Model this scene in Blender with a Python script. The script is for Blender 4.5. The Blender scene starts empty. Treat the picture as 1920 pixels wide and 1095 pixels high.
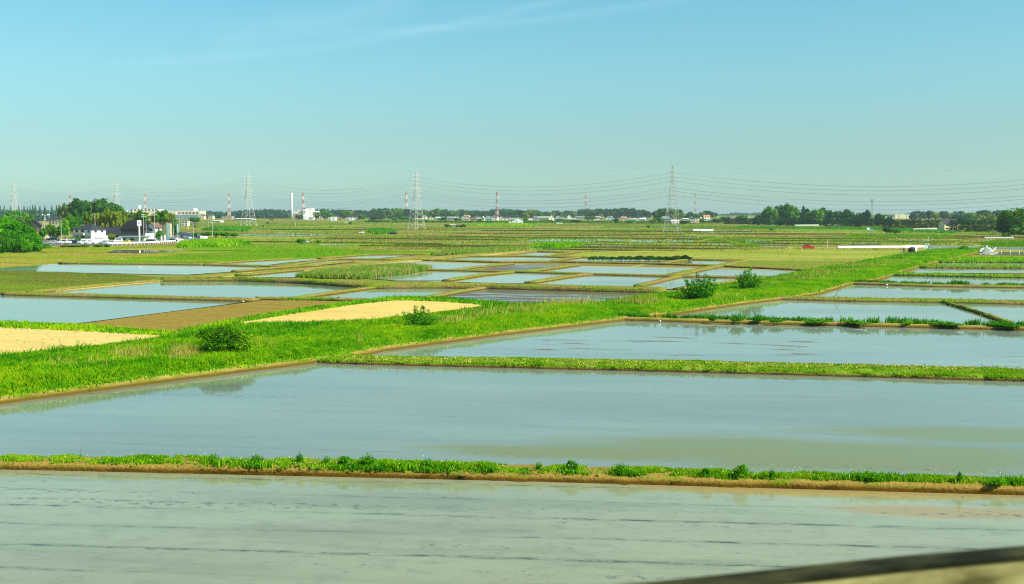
# Rice paddies seen from a railway viaduct: everything is built here in code.
SKY_STRENGTH = 0.075
SUN_STRENGTH = 5.0
EXPOSURE = 0.70
HAZE = 0.00007
HAZE_COL = (.70, .90, .92, 1)
CIRRUS = (5.4, 8.0, 8.6, 1)
SKY_TINT = [(0.0, (.92, 1.36, 1.50)), (.0115, (.88, 1.34, 1.48)), (.049, (.73, 1.07, 1.14)), (.074, (.725, 1.07, 1.07)), (.123, (.77, 1.21, 1.16)), (.186, (.73, 1.31, 1.25)), (.35, (.7, 1.3, 1.25)), (1.0, (.8, 1.1, 1.1))]
import bpy, math, random
import numpy as np
from mathutils import Vector, Matrix
random.seed(7)
R = math.radians
S = bpy.context.scene
COL = S.collection
# ------------------------------------------------------------------ camera geometry (photo is 1920 x 1095)
F, HZ, CZ = 2000.0, 398.0, 13.0
PITCH = math.atan((547.5 - HZ) / F)
CP, SP = math.cos(PITCH), math.sin(PITCH)

def ray(px, py):
    x = (px - 960.0) / F
    y = (547.5 - py) / F
    return Vector((x, CP + y * SP, -SP + y * CP))

def G(px, py, z=0.0):
    d = ray(px, py)
    t = (z - CZ) / d.z
    return Vector((d.x * t, d.y * t, z))

def mpp(p):                       # metres per photo pixel at a place
    return (p.y * CP + (CZ - p.z) * SP) / F

SUN_AZ, SUN_EL = 114.0, 43.0      # clockwise from the view direction, and height

# ------------------------------------------------------------------ object helpers
def link(o, parent=None):
    COL.objects.link(o)
    if parent is not None:
        o.parent = parent
    return o

def tag(o, label=None, cat=None, group=None, kind=None):
    if label: o['label'] = label
    if cat: o['category'] = cat
    if group: o['group'] = group
    if kind: o['kind'] = kind
    return o

def empty(name, loc, rz=0.0, label=None, cat=None, group=None, scale=None):
    o = bpy.data.objects.new(name, None)
    o.location = loc
    o.rotation_euler = (0, 0, rz)
    if scale: o.scale = scale
    o.empty_display_size = 0.5
    return tag(link(o), label, cat, group)

class MB:
    """collects faces and builds them as one mesh object"""
    def __init__(s):
        s.v, s.f = [], []
    def quad(s, a, b, c, d):
        n = len(s.v); s.v += [tuple(a), tuple(b), tuple(c), tuple(d)]; s.f.append((n, n+1, n+2, n+3)); return s
    def poly(s, pts):
        n = len(s.v); s.v += [tuple(p) for p in pts]; s.f.append(tuple(range(n, n+len(pts)))); return s
    def box(s, cx, cy, z0, sx, sy, sz, rz=0.0):
        c, q = math.cos(rz), math.sin(rz)
        n = len(s.v)
        for dz in (0, sz):
            for dx, dy in ((-.5, -.5), (.5, -.5), (.5, .5), (-.5, .5)):
                x, y = dx*sx, dy*sy
                s.v.append((cx + x*c - y*q, cy + x*q + y*c, z0 + dz))
        s.f += [(n+3, n+2, n+1, n), (n+4, n+5, n+6, n+7)]
        for i in range(4):
            j = (i+1) % 4
            s.f.append((n+i, n+j, n+4+j, n+4+i))
        return s
    def tube(s, p, q, r0, r1=None, k=4, cap=True):
        r1 = r0 if r1 is None else r1
        p, q = Vector(p), Vector(q)
        d = q - p
        if d.length < 1e-6: return s
        d.normalize()
        u = d.cross(Vector((0, 0, 1)) if abs(d.z) < .95 else Vector((1, 0, 0))).normalized()
        w = d.cross(u)
        n = len(s.v)
        for c0, r in ((p, r0), (q, r1)):
            for i in range(k):
                a = 2*math.pi*(i+.5)/k
                s.v.append(tuple(c0 + u*(r*math.cos(a)) + w*(r*math.sin(a))))
        for i in range(k):
            j = (i+1) % k
            s.f.append((n+i, n+j, n+k+j, n+k+i))
        if cap:
            s.f.append(tuple(range(n+k-1, n-1, -1))); s.f.append(tuple(range(n+k, n+2*k)))
        return s
    def lathe(s, prof, k=12, cx=0, cy=0):
        n = len(s.v)
        for r, z in prof:
            for i in range(k):
                a = 2*math.pi*i/k
                s.v.append((cx + r*math.cos(a), cy + r*math.sin(a), z))
        for m in range(len(prof)-1):
            for i in range(k):
                j = (i+1) % k
                s.f.append((n+m*k+i, n+m*k+j, n+(m+1)*k+j, n+(m+1)*k+i))
        s.f.append(tuple(range(n+k-1, n-1, -1)))
        m = n+(len(prof)-1)*k
        s.f.append(tuple(range(m, m+k)))
        return s
    def prism_y(s, prof, y0, y1, inset=None):
        """side profile (x, z) extruded along y; inset(x, z) pulls the sides in"""
        n, k = len(s.v), len(prof)
        for y, sg in ((y0, 1), (y1, -1)):
            for x, z in prof:
                dy = inset(x, z) if inset else 0
                s.v.append((x, y + sg*dy, z))
        s.f.append(tuple(range(n, n+k))); s.f.append(tuple(range(n+2*k-1, n+k-1, -1)))
        for i in range(k):
            j = (i+1) % k
            s.f.append((n+j, n+i, n+k+i, n+k+j))
        return s
    def mesh(s, name, mat):
        me = bpy.data.meshes.new(name)
        me.from_pydata(s.v, [], s.f)
        me.materials.append(mat)
        me.update()
        return me
    def build(s, name, mat, parent=None, smooth=False):
        me = s.mesh(name, mat)
        if smooth: me.polygons.foreach_set('use_smooth', [True]*len(me.polygons))
        return link(bpy.data.objects.new(name, me), parent)

def use(name, me, parent=None, mat=None):
    """an object of its own on shared mesh data"""
    o = link(bpy.data.objects.new(name, me), parent)
    if mat is not None:
        o.material_slots[0].link = 'OBJECT'
        o.material_slots[0].material = mat
    return o

def np_mesh(name, V, k, mat):
    """V (n*k, 3): every k vertices are one face"""
    V = np.ascontiguousarray(V, dtype=np.float32).reshape(-1, 3)
    n = len(V); m = n // k
    me = bpy.data.meshes.new(name)
    me.vertices.add(n); me.vertices.foreach_set('co', V.ravel())
    me.loops.add(n); me.loops.foreach_set('vertex_index', np.arange(n, dtype=np.int32))
    me.polygons.add(m); me.polygons.foreach_set('loop_start', np.arange(0, n, k, dtype=np.int32))
    me.update(calc_edges=True)
    me.materials.append(mat)
    return me

# ------------------------------------------------------------------ materials
class NT:
    def __init__(s, name):
        s.m = bpy.data.materials.new(name); s.m.use_nodes = True
        s.t = s.m.node_tree; s.t.nodes.clear()
        s.out = s.n('ShaderNodeOutputMaterial')
    def n(s, ty, **kw):
        x = s.t.nodes.new(ty)
        for a, b in kw.items(): setattr(x, a, b)
        return x
    def l(s, a, b): s.t.links.new(a, b)
    def pos(s, obj=False):
        if obj: return s.n('ShaderNodeTexCoord').outputs['Object']
        return s.n('ShaderNodeNewGeometry').outputs['Position']
    def mapv(s, src, rz=0.0, scale=(1, 1, 1)):
        """turn the ground plan by rz, then stretch"""
        v = src
        if rz:
            r = s.n('ShaderNodeVectorRotate', rotation_type='Z_AXIS'); r.inputs['Angle'].default_value = rz
            s.l(v, r.inputs['Vector']); v = r.outputs[0]
        m = s.n('ShaderNodeVectorMath', operation='MULTIPLY'); m.inputs[1].default_value = scale
        s.l(v, m.inputs[0]); return m.outputs[0]
    def noise(s, v, scale, detail=3, rough=.55, dist=0.0):
        x = s.n('ShaderNodeTexNoise'); x.inputs['Scale'].default_value = scale
        x.inputs['Detail'].default_value = detail; x.inputs['Roughness'].default_value = rough
        x.inputs['Distortion'].default_value = dist
        s.l(v, x.inputs['Vector']); return x.outputs['Fac']
    def ramp(s, fac, stops, mode='LINEAR'):
        r = s.n('ShaderNodeValToRGB'); cr = r.color_ramp; cr.interpolation = mode
        while len(cr.elements) < len(stops): cr.elements.new(.5)
        for e, (p, c) in zip(cr.elements, stops):
            e.position = p; e.color = (*c, 1) if not isinstance(c, (int, float)) else (c, c, c, 1)
        s.l(fac, r.inputs[0]); return r.outputs[0]
    def mix(s, fac, a, b, mode='MIX'):
        x = s.n('ShaderNodeMix', data_type='RGBA', blend_type=mode)
        for sock, v in ((x.inputs[0], fac), (x.inputs[6], a), (x.inputs[7], b)):
            if isinstance(v, (int, float)): sock.default_value = v
            elif isinstance(v, tuple): sock.default_value = (*v, 1)
            else: s.l(v, sock)
        return x.outputs[2]
    def math(s, op, a, b=0.0, c=0.0, clamp=False):
        x = s.n('ShaderNodeMath', operation=op); x.use_clamp = clamp
        for i, v in enumerate((a, b, c)):
            if isinstance(v, (int, float)): x.inputs[i].default_value = v
            else: s.l(v, x.inputs[i])
        return x.outputs[0]
    def bump(s, h, strength, dist=.1):
        b = s.n('ShaderNodeBump'); b.inputs['Strength'].default_value = strength; b.inputs['Distance'].default_value = dist
        s.l(h, b.inputs['Height']); return b.outputs[0]
    def bsdf(s, col, rough=.8, spec=.3, normal=None, metal=0.0, ior=1.45):
        p = s.n('ShaderNodeBsdfPrincipled')
        if isinstance(col, tuple): p.inputs['Base Color'].default_value = (*col, 1)
        else: s.l(col, p.inputs['Base Color'])
        if isinstance(rough, (int, float)): p.inputs['Roughness'].default_value = rough
        else: s.l(rough, p.inputs['Roughness'])
        p.inputs['Specular IOR Level'].default_value = spec
        p.inputs['Metallic'].default_value = metal
        p.inputs['IOR'].default_value = ior
        if normal is not None: s.l(normal, p.inputs['Normal'])
        return p.outputs[0]
    def done(s, shader):
        s.l(shader, s.out.inputs['Surface']); return s.m

def plain(name, c, rough=.7, vary=.12, scale=2.0, spec=.3, metal=0.0):
    """a surface of one colour with weathering"""
    t = NT(name)
    f = t.noise(t.pos(True), scale, 4)
    d = tuple(x*(1-vary*1.6) for x in c); u = tuple(min(1, x*(1+vary)) for x in c)
    return t.done(t.bsdf(t.ramp(f, [(.3, d), (.7, u)]), rough, spec, metal=metal))

def leafmat(name, c0, c1, c2, trans=.3, patch=.08, hue=.6, vary=1.0):
    """foliage: every leaf clump its own tone, each plant its own tone, and wide patches"""
    t = NT(name)
    g = t.n('ShaderNodeNewGeometry')
    oi = t.n('ShaderNodeObjectInfo')
    a = t.math('MULTIPLY', g.outputs['Random Per Island'], .55)
    b = t.math('MULTIPLY', oi.outputs['Random'], hue*.45)
    c = t.math('MULTIPLY', t.math('SUBTRACT', t.noise(g.outputs['Position'], patch, 3), .5), 1.9*vary)
    c = t.math('ADD', c, t.math('MULTIPLY', t.math('SUBTRACT', t.noise(g.outputs['Position'], patch*8, 2), .5), 1.1*vary))
    f = t.math('ADD', t.math('ADD', a, b), t.math('ADD', c, .12), clamp=True)
    col = t.ramp(f, [(.08, c0), (.5, c1), (.95, c2)])
    d = t.bsdf(col, .8, .03)
    tr = t.n('ShaderNodeBsdfTranslucent')
    t.l(t.mix(.5, col, (min(1, c1[0]*1.5), min(1, c1[1]*1.4), c1[2])), tr.inputs[0])
    m = t.n('ShaderNodeMixShader'); m.inputs[0].default_value = trans
    t.l(d, m.inputs[1]); t.l(tr.outputs[0], m.inputs[2])
    return t.done(m.outputs[0])

def soil(name, dry, wet, green=None, gcov=.5, scale=.35, rz=0.0, stretch=1.0, wetz=.16, fine=3.0):
    """bare earth, damp and dark just above the water, with sparse green growth of its own colour"""
    t = NT(name)
    p = t.pos()
    v = t.mapv(p, rz, (1, stretch, 1))
    f1 = t.noise(v, fine, 5, .65)
    f2 = t.noise(v, scale, 3)
    d2 = tuple(x*.62 for x in dry)
    col = t.mix(f1, d2, dry)
    col = t.ramp(f1, [(.25, d2), (.5, dry), (.8, tuple(min(1, x*1.22) for x in dry))])
    if green:
        gm = t.ramp(t.math('ADD', t.math('MULTIPLY', f2, .8), t.math('MULTIPLY', f1, .2)), [(max(0, 1-gcov-.08), 0.0), (min(1, 1-gcov+.06), 1.0)])
        col = t.mix(gm, col, green)
    z = t.n('ShaderNodeSeparateXYZ'); t.l(p, z.inputs[0])
    zz = t.math('ADD', z.outputs[2], t.math('MULTIPLY', t.math('SUBTRACT', f1, .5), .12))
    wm = t.ramp(zz, [(max(.001, wetz*.5), 1.0), (wetz*1.3, 0.0)])
    col = t.mix(wm, col, wet)
    return t.done(t.bsdf(col, .95, .0, t.bump(f1, .9, .16)))

def field(name, c, rz, row=0.8, vary=.25, green=None, gcov=.3, wet=None, wcov=.4, fine=1.2):
    """a flat ploughed or sown field with faint rows"""
    t = NT(name)
    p = t.pos()
    v = t.mapv(p, rz, (.12, 1, 1))
    rows = t.noise(v, row, 3, .6)
    f1 = t.noise(p, fine, 4, .6)
    f2 = t.noise(t.mapv(p, rz, (.35, 1, 1)), .045, 4, .6)
    f = t.math('ADD', t.math('MULTIPLY', rows, .5), t.math('MULTIPLY', f1, .5))
    col = t.ramp(f, [(.3, tuple(x*(1-vary) for x in c)), (.5, c), (.72, tuple(min(1, x*(1+vary)) for x in c))])
    if green:
        gm = t.ramp(t.math('ADD', t.math('MULTIPLY', f2, .75), t.math('MULTIPLY', f1, .25)), [(1-gcov-.1, 0.0), (1-gcov+.1, 1.0)])
        col = t.mix(gm, col, green)
    if wet:
        wm = t.ramp(t.noise(t.mapv(p, rz, (.3, 1, 1)), .08, 4), [(1-wcov-.06, 0.0), (1-wcov+.06, 1.0)])
        col = t.mix(wm, col, wet)
    return t.done(t.bsdf(col, .95, .0, t.bump(f, .9, .14)))

def water(name, base, rz, streak=0.0, sc=(.05, .7), mud=0.0, mudcol=(.16, .115, .05), silt=None, siltat=None, siltr=(30, 8), rough=.045, rip=.02, fleck=0.0, debris=None, rows=0.0, rowgap=2.7):
    """shallow paddy water over mud: turbid colour of its own, streaks where the plough left furrows, mud banks breaking the surface"""
    t = NT(name)
    p = t.pos()
    v = t.mapv(p, rz, (sc[0], sc[1], 1))
    n1 = t.noise(v, 1.0, 4, .6)
    n2 = t.noise(t.mapv(p, rz, (.4, 1, 1)), .06, 3)
    dk = tuple(x*.55 for x in base); up = tuple(min(1, x*1.2) for x in base)
    col = t.ramp(n2, [(.3, dk if not streak else tuple(x*.85 for x in base)), (.5, base), (.7, up)])
    if streak:
        sm = t.ramp(n1, [(.34, 1.0), (.50, 0.0)])
        col = t.mix(t.math('MULTIPLY', sm, streak), col, tuple(x*.3 for x in base))
    if rows:                                           # furrows left by the tiller, dashes of dark mud under clear water
        xy = t.n('ShaderNodeSeparateXYZ'); t.l(t.mapv(p, rz), xy.inputs[0])
        wv = t.math('MULTIPLY', t.math('SUBTRACT', t.noise(t.mapv(p, rz, (.25, 1, 1)), .25, 3), .5), .5)
        fr = t.math('FRACT', t.math('DIVIDE', t.math('ADD', xy.outputs[1], wv), rowgap))
        near = t.math('ABSOLUTE', t.math('SUBTRACT', fr, .5))
        line = t.ramp(near, [(.016, 1.0), (.045, .45), (.12, 0.0)])
        dash = t.ramp(t.noise(t.mapv(p, rz, (.5, 1.5, 1)), 1.5, 5, .75), [(.42, 0.0), (.58, 1.0)])
        gap = t.ramp(t.noise(t.mapv(p, rz, (.05, .3, 1)), .8, 2), [(.36, .1), (.56, 1.0)])
        mot = t.ramp(t.noise(t.mapv(p, rz, (.6, 1.1, 1)), 1.1, 5, .78), [(.50, 0.0), (.64, .6)])
        dm = t.math('MAXIMUM', t.math('MULTIPLY', t.math('MULTIPLY', line, dash), gap), t.math('MULTIPLY', mot, .36))
        col = t.mix(t.math('MULTIPLY', dm, rows), col, tuple(x*.22 for x in base))
    if silt:
        for (at, rr) in siltat:
            d = t.n('ShaderNodeVectorMath', operation='SUBTRACT'); d.inputs[1].default_value = at; t.l(p, d.inputs[0])
            e = t.mapv(d.outputs[0], rz, (1/rr[0], 1/rr[1], 0))
            ln = t.n('ShaderNodeVectorMath', operation='LENGTH'); t.l(e, ln.inputs[0])
            wob = t.math('MULTIPLY', t.math('SUBTRACT', t.noise(t.mapv(p, rz, (.25, 1, 1)), .22, 4, .6, .8), .5), 1.1)
            mk = t.ramp(t.math('ADD', ln.outputs[1], wob), [(.55, 1.0), (1.0, 0.0)])
            col = t.mix(mk, col, silt)
    rg = rough
    hz = t.noise(t.mapv(p, rz, (.6, 1, 1)), 2.2, 3)
    nb = t.bump(hz, rip, .05)
    sh = t.bsdf(col, rg, .5, nb, ior=1.33)
    if mud:
        mm = t.noise(t.mapv(p, rz, (sc[0]*2.2, sc[1]*1.2, 1)), .9, 5, .68)
        big = t.noise(t.mapv(p, rz, (.5, 1, 1)), .035, 2)
        q = t.math('ADD', t.math('MULTIPLY', mm, .65), t.math('MULTIPLY', big, .35))
        ms = t.ramp(q, [(1-mud-.012, 0.0), (1-mud+.02, 1.0)])
        wetmud = t.bsdf(t.mix(t.noise(p, 1.5, 4), tuple(x*.6 for x in mudcol), mudcol), .5, .35, t.bump(t.noise(p, 2.5, 4), .8, .15))
        mx = t.n('ShaderNodeMixShader'); t.l(ms, mx.inputs[0]); t.l(sh, mx.inputs[1]); t.l(wetmud, mx.inputs[2]); sh = mx.outputs[0]
    if fleck:
        ff = t.noise(t.mapv(p, rz, (.75, 1.0, 1)), 2.6, 3, .7)
        fl = t.noise(t.mapv(p, rz, (.018, sc[1]*1.1, 1)), 1.0, 3, .6)
        q = t.math('ADD', t.math('MULTIPLY', ff, .48), t.math('MULTIPLY', fl, .52))
        fs = t.math('MULTIPLY', t.ramp(q, [(1-fleck-.015, 0.0), (1-fleck+.03, 1.0)]), .75)
        scum = t.bsdf(debris or (.07, .065, .035), .35, .4)
        mx = t.n('ShaderNodeMixShader'); t.l(fs, mx.inputs[0]); t.l(sh, mx.inputs[1]); t.l(scum, mx.inputs[2]); sh = mx.outputs[0]
    return t.done(sh)
# ------------------------------------------------------------------ sky, sun, camera, air
W = bpy.data.worlds.new("World"); S.world = W; W.use_nodes = True
nt = W.node_tree; nt.nodes.clear()
def wn(ty, **kw):
    x = nt.nodes.new(ty)
    for a, b in kw.items(): setattr(x, a, b)
    return x
wo = wn('ShaderNodeOutputWorld'); bg = wn('ShaderNodeBackground'); bg.inputs[1].default_value = SKY_STRENGTH
sky = wn('ShaderNodeTexSky', sky_type='NISHITA', sun_disc=False)
sky.sun_elevation = R(SUN_EL); sky.sun_rotation = R(SUN_AZ)
sky.altitude = 0; sky.air_density = 1.0; sky.dust_density = 1.0; sky.ozone_density = 1.0
tc = wn('ShaderNodeTexCoord'); sx = wn('ShaderNodeSeparateXYZ'); nt.links.new(tc.outputs['Generated'], sx.inputs[0])
rp = wn('ShaderNodeValToRGB'); cr = rp.color_ramp; cr.interpolation = 'LINEAR'
while len(cr.elements) < len(SKY_TINT): cr.elements.new(.5)
for e, (p_, c_) in zip(cr.elements, SKY_TINT): e.position = p_; e.color = (*[x/3 for x in c_], 1)
nt.links.new(sx.outputs[2], rp.inputs[0])
m3 = wn('ShaderNodeVectorMath', operation='MULTIPLY'); m3.inputs[1].default_value = (3, 3, 3); nt.links.new(rp.outputs[0], m3.inputs[0])
mu = wn('ShaderNodeVectorMath', operation='MULTIPLY'); nt.links.new(sky.outputs[0], mu.inputs[0]); nt.links.new(m3.outputs[0], mu.inputs[1])
# a thin cirrus streak, laid out in azimuth and height like everything in the sky
az = wn('ShaderNodeMath', operation='ARCTAN2'); nt.links.new(sx.outputs[0], az.inputs[0]); nt.links.new(sx.outputs[1], az.inputs[1])
el = wn('ShaderNodeMath', operation='ARCSINE'); nt.links.new(sx.outputs[2], el.inputs[0])
def wm(op, a, b=0.0, c=0.0, clamp=False):
    x = wn('ShaderNodeMath', operation=op); x.use_clamp = clamp
    for i, v in enumerate((a, b, c)):
        if isinstance(v, (int, float)): x.inputs[i].default_value = v
        else: nt.links.new(v, x.inputs[i])
    return x.outputs[0]
def sky_at(px, py):
    d = ray(px, py).normalized(); return math.atan2(d.x, d.y), math.asin(d.z)
cv = wn('ShaderNodeCombineXYZ'); nt.links.new(wm('MULTIPLY', az.outputs[0], 4.0), cv.inputs[0]); nt.links.new(wm('MULTIPLY', el.outputs[0], 30.0), cv.inputs[1])
cn = wn('ShaderNodeTexNoise'); cn.inputs['Scale'].default_value = 3.0; cn.inputs['Detail'].default_value = 6; cn.inputs['Roughness'].default_value = .6; cn.inputs['Distortion'].default_value = .6
nt.links.new(cv.outputs[0], cn.inputs['Vector'])
def streak(p0, p1, width, gain, a0, a1, bend=0.0):
    (x0, y0), (x1, y1) = sky_at(*p0), sky_at(*p1)
    t_ = wm('DIVIDE', wm('SUBTRACT', az.outputs[0], x0), x1 - x0)
    line = wm('MULTIPLY_ADD', t_, y1 - y0, y0)
    if bend: line = wm('ADD', line, wm('MULTIPLY', wm('MULTIPLY', t_, wm('SUBTRACT', t_, 1.0)), bend))
    off = wm('SUBTRACT', el.outputs[0], wm('ADD', line, wm('MULTIPLY', wm('SUBTRACT', cn.outputs['Fac'], .5), width*1.2)))
    g_ = wm('DIVIDE', off, width)
    core = wm('EXPONENT', wm('MULTIPLY', wm('MULTIPLY', g_, g_), -1.0))
    lo = wn('ShaderNodeMapRange', interpolation_type='SMOOTHSTEP'); lo.inputs[1].default_value = a0; lo.inputs[2].default_value = a0 + .25; nt.links.new(t_, lo.inputs[0])
    hi = wn('ShaderNodeMapRange', interpolation_type='SMOOTHSTEP'); hi.inputs[1].default_value = a1; hi.inputs[2].default_value = a1 - .3; nt.links.new(t_, hi.inputs[0])
    r_ = wm('MULTIPLY', wm('MULTIPLY', core, lo.outputs[0]), hi.outputs[0])
    return wm('MULTIPLY', r_, wm('MULTIPLY', cn.outputs['Fac'], gain))
veil = wm('ADD', streak((250, 118), (1060, -4), .0042, .21, -.15, 1.25, .03), wm('ADD', streak((430, 70), (760, 8), .011, .20, -.2, 1.2), streak((560, 62), (1300, -6), .004, .16, -.1, 1.3, .02)), 0, True)
cm = wn('ShaderNodeMix', data_type='RGBA'); nt.links.new(veil, cm.inputs[0]); nt.links.new(mu.outputs[0], cm.inputs[6]); cm.inputs[7].default_value = CIRRUS
nt.links.new(cm.outputs[2], bg.inputs[0]); nt.links.new(bg.outputs[0], wo.inputs[0])

sun = bpy.data.lights.new('sun', 'SUN'); sun.energy = SUN_STRENGTH; sun.angle = R(.53); sun.color = (1.0, .94, .82)
so = link(bpy.data.objects.new('sun', sun))
sd = Vector((math.sin(R(SUN_AZ))*math.cos(R(SUN_EL)), math.cos(R(SUN_AZ))*math.cos(R(SUN_EL)), math.sin(R(SUN_EL))))
so.rotation_euler = (-sd).to_track_quat('-Z', 'Y').to_euler(); so.location = sd * 300

cam = bpy.data.cameras.new('camera'); co = link(bpy.data.objects.new('camera', cam))
cam.sensor_width = 36; cam.lens = 36 * F / 1920; cam.clip_start = .1; cam.clip_end = 30000
co.location = (0, 0, CZ); co.rotation_euler = (math.pi/2 - PITCH, 0, 0)
cam.dof.use_dof = True; cam.dof.focus_distance = 160; cam.dof.aperture_fstop = 1.7
S.camera = co
S.view_settings.view_transform = 'Standard'; S.view_settings.look = 'None'; S.view_settings.exposure = EXPOSURE; S.view_settings.gamma = 1
S.cycles.max_bounces = 6; S.cycles.diffuse_bounces = 2; S.cycles.glossy_bounces = 3; S.cycles.transmission_bounces = 3
S.cycles.volume_bounces = 0; S.cycles.transparent_max_bounces = 6
S.cycles.use_denoising = True; S.cycles.denoising_prefilter = 'NONE'; S.cycles.use_adaptive_sampling = False; S.cycles.filter_width = 1.15

hz = MB().box(0, 4550, -1.4, 13000, 9700, 78).build('haze', None) if False else None
if HAZE > 0:
    t = NT('hazy_air'); vv = t.n('ShaderNodeVolumePrincipled')
    vv.inputs['Color'].default_value = HAZE_COL; vv.inputs['Density'].default_value = HAZE; vv.inputs['Anisotropy'].default_value = .15
    t.l(vv.outputs[0], t.out.inputs['Volume'])
    tag(MB().box(0, 4550, -1.4, 13000, 9700, 78).build('haze', t.m), kind='stuff')

# ------------------------------------------------------------------ ground sheet with its patchwork of far fields
FA = R(-20)                                            # the way the field rows run
def ground_material():
    t = NT('field_patchwork')
    p = t.pos()
    v = t.mapv(p, -FA)
    wob = t.n('ShaderNodeVectorMath', operation='ADD'); t.l(v, wob.inputs[0])
    nz = t.n('ShaderNodeTexNoise'); nz.inputs['Scale'].default_value = .02; t.l(p, nz.inputs['Vector'])
    sc = t.n('ShaderNodeVectorMath', operation='SCALE'); sc.inputs['Scale'].default_value = 5.0; t.l(nz.outputs['Color'], sc.inputs[0]); t.l(sc.outputs[0], wob.inputs[1])
    x = t.n('ShaderNodeSeparateXYZ'); t.l(wob.outputs[0], x.inputs[0])
    def cells(du, dv, seed):
        r = t.math('DIVIDE', x.outputs[1], dv)
        ri = t.math('FLOOR', r)
        h = t.n('ShaderNodeTexWhiteNoise', noise_dimensions='1D'); t.l(t.math('ADD', ri, seed), h.inputs['W'])
        c = t.math('ADD', t.math('DIVIDE', x.outputs[0], du), t.math('MULTIPLY', h.outputs[0], 3.0))
        ci = t.math('FLOOR', c)
        k = t.n('ShaderNodeTexWhiteNoise', noise_dimensions='2D'); cx = t.n('ShaderNodeCombineXYZ'); t.l(ri, cx.inputs[0]); t.l(ci, cx.inputs[1]); t.l(cx.outputs[0], k.inputs['Vector'])
        return k.outputs[0], t.math('FRACT', r), t.math('FRACT', c)
    a, fr, fc = cells(110, 42, 3.0)
    b, fr2, _ = cells(260, 130, 11.0)
    q = t.math('ADD', t.math('MULTIPLY', a, .5), t.math('MULTIPLY', b, .5))
    f1 = t.noise(t.mapv(p, -FA, (.3, 1, 1)), .12, 5, .65)
    f2 = t.noise(p, .9, 4, .6)
    q = t.math('ADD', q, t.math('MULTIPLY', t.math('SUBTRACT', f1, .5), .30))
    col = t.ramp(q, [(.14, (.055, .170, .006)), (.28, (.120, .230, .012)), (.40, (.215, .235, .040)), (.50, (.290, .240, .075)), (.58, (.165, .190, .030)), (.68, (.215, .165, .055)), (.78, (.175, .135, .045)), (.90, (.265, .255, .06))])
    col = t.mix(t.math('MULTIPLY', t.math('SUBTRACT', f2, .35, 0, True), .9), col, (.07, .11, .014))
    e = t.ramp(fr, [(0.0, 1.0), (.05, 1.0), (.075, 0.0), (1, 0.0)])
    e2 = t.ramp(fc, [(0.0, 1.0), (.012, 1.0), (.02, 0.0), (1, 0.0)])
    d = t.ramp(fr, [(0.0, 0.0), (.90, 0.0), (.94, 1.0), (1, 1.0)])
    ok = t.ramp(a, [(.35, 0.0), (.36, 1.0)])
    col = t.mix(t.math('MULTIPLY', t.math('MAXIMUM', e, e2), .75), col, (.33, .29, .10))
    col = t.mix(t.math('MULTIPLY', t.math('MULTIPLY', d, ok), .5), col, (.045, .075, .012))
    return t.done(t.bsdf(col, .95, 0, t.bump(f1, .5, .3)))
tag(MB().quad((-6200, -250, -.12), (6200, -250, -.12), (6200, 9200, -.12), (-6200, 9200, -.12)).build('ground', ground_material()), kind='structure')

# ------------------------------------------------------------------ fields and water, each sheet a few millimetres above the one below
def sheet(name, pts, mat, z):
    P = [G(x, y, 0) + Vector((0, 0, z)) for x, y in pts]; m = MB().poly(P)
    if z > .02:                                        # a dry field has an earth edge
        lo = Vector((0, 0, -.2-z))
        for a, b in zip(P, P[1:]+P[:1]): m.quad(a, b, b+lo, a+lo)
    return tag(m.build(name, mat), kind='structure')

def ang(a, b):
    u = G(*b) - G(*a); return -math.atan2(u.y, u.x)
A1 = ang((0, 866), (1920, 908)); A2 = ang((640, 676), (1920, 700)); A3 = ang((1200, 601), (1920, 615))
A4 = ang((1482, 565), (1920, 571)); AM = ang((320, 526), (1250, 545)); AL = ang((56, 551), (473, 564))

def wpt(px, py):
    g = G(px, py); return (g.x, g.y, 0)
M_W1 = water('milky_water', (.225, .255, .155), A1, streak=.25, sc=(.06, .42), rows=1.0, fleck=.40, debris=(.085, .10, .075), mud=.255, mudcol=(.22, .15, .05), rip=.025,
             silt=(.27, .215, .085), siltat=[(wpt(1620, 922), (13, 1.4)), (wpt(1800, 960), (6, 1.2)), (wpt(1150, 903), (9, .5))])
M_W2 = water('pale_water', (.165, .200, .150), A2, streak=.15, sc=(.04, .4), rows=.35, rowgap=2.6, fleck=.37, rip=.02,
             silt=(.150, .158, .030), siltat=[(wpt(1520, 850), (17, 5.0)), (wpt(1830, 815), (12, 2.6)), (wpt(1060, 850), (10, 2.0))])
M_W3 = water('streaky_water', (.18, .22, .175), A3, streak=.18, sc=(.05, .4), mud=.415, mudcol=(.17, .145, .085), fleck=.37, rip=.02)
M_WR = water('still_water', (.19, .235, .175), A4, sc=(.04, .3), fleck=.31, rip=.012)
M_WL = water('flat_water', (.15, .20, .14), AL, streak=.15, sc=(.05, .5), fleck=.33, rip=.012)
M_WC = water('grid_water', (.22, .265, .20), AM, sc=(.05, .3), rip=.012)
M_WM = water('muddy_water', (.10, .11, .085), AM, streak=.4, sc=(.045, .42), mud=.515, mudcol=(.13, .10, .06), rip=.04)
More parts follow.
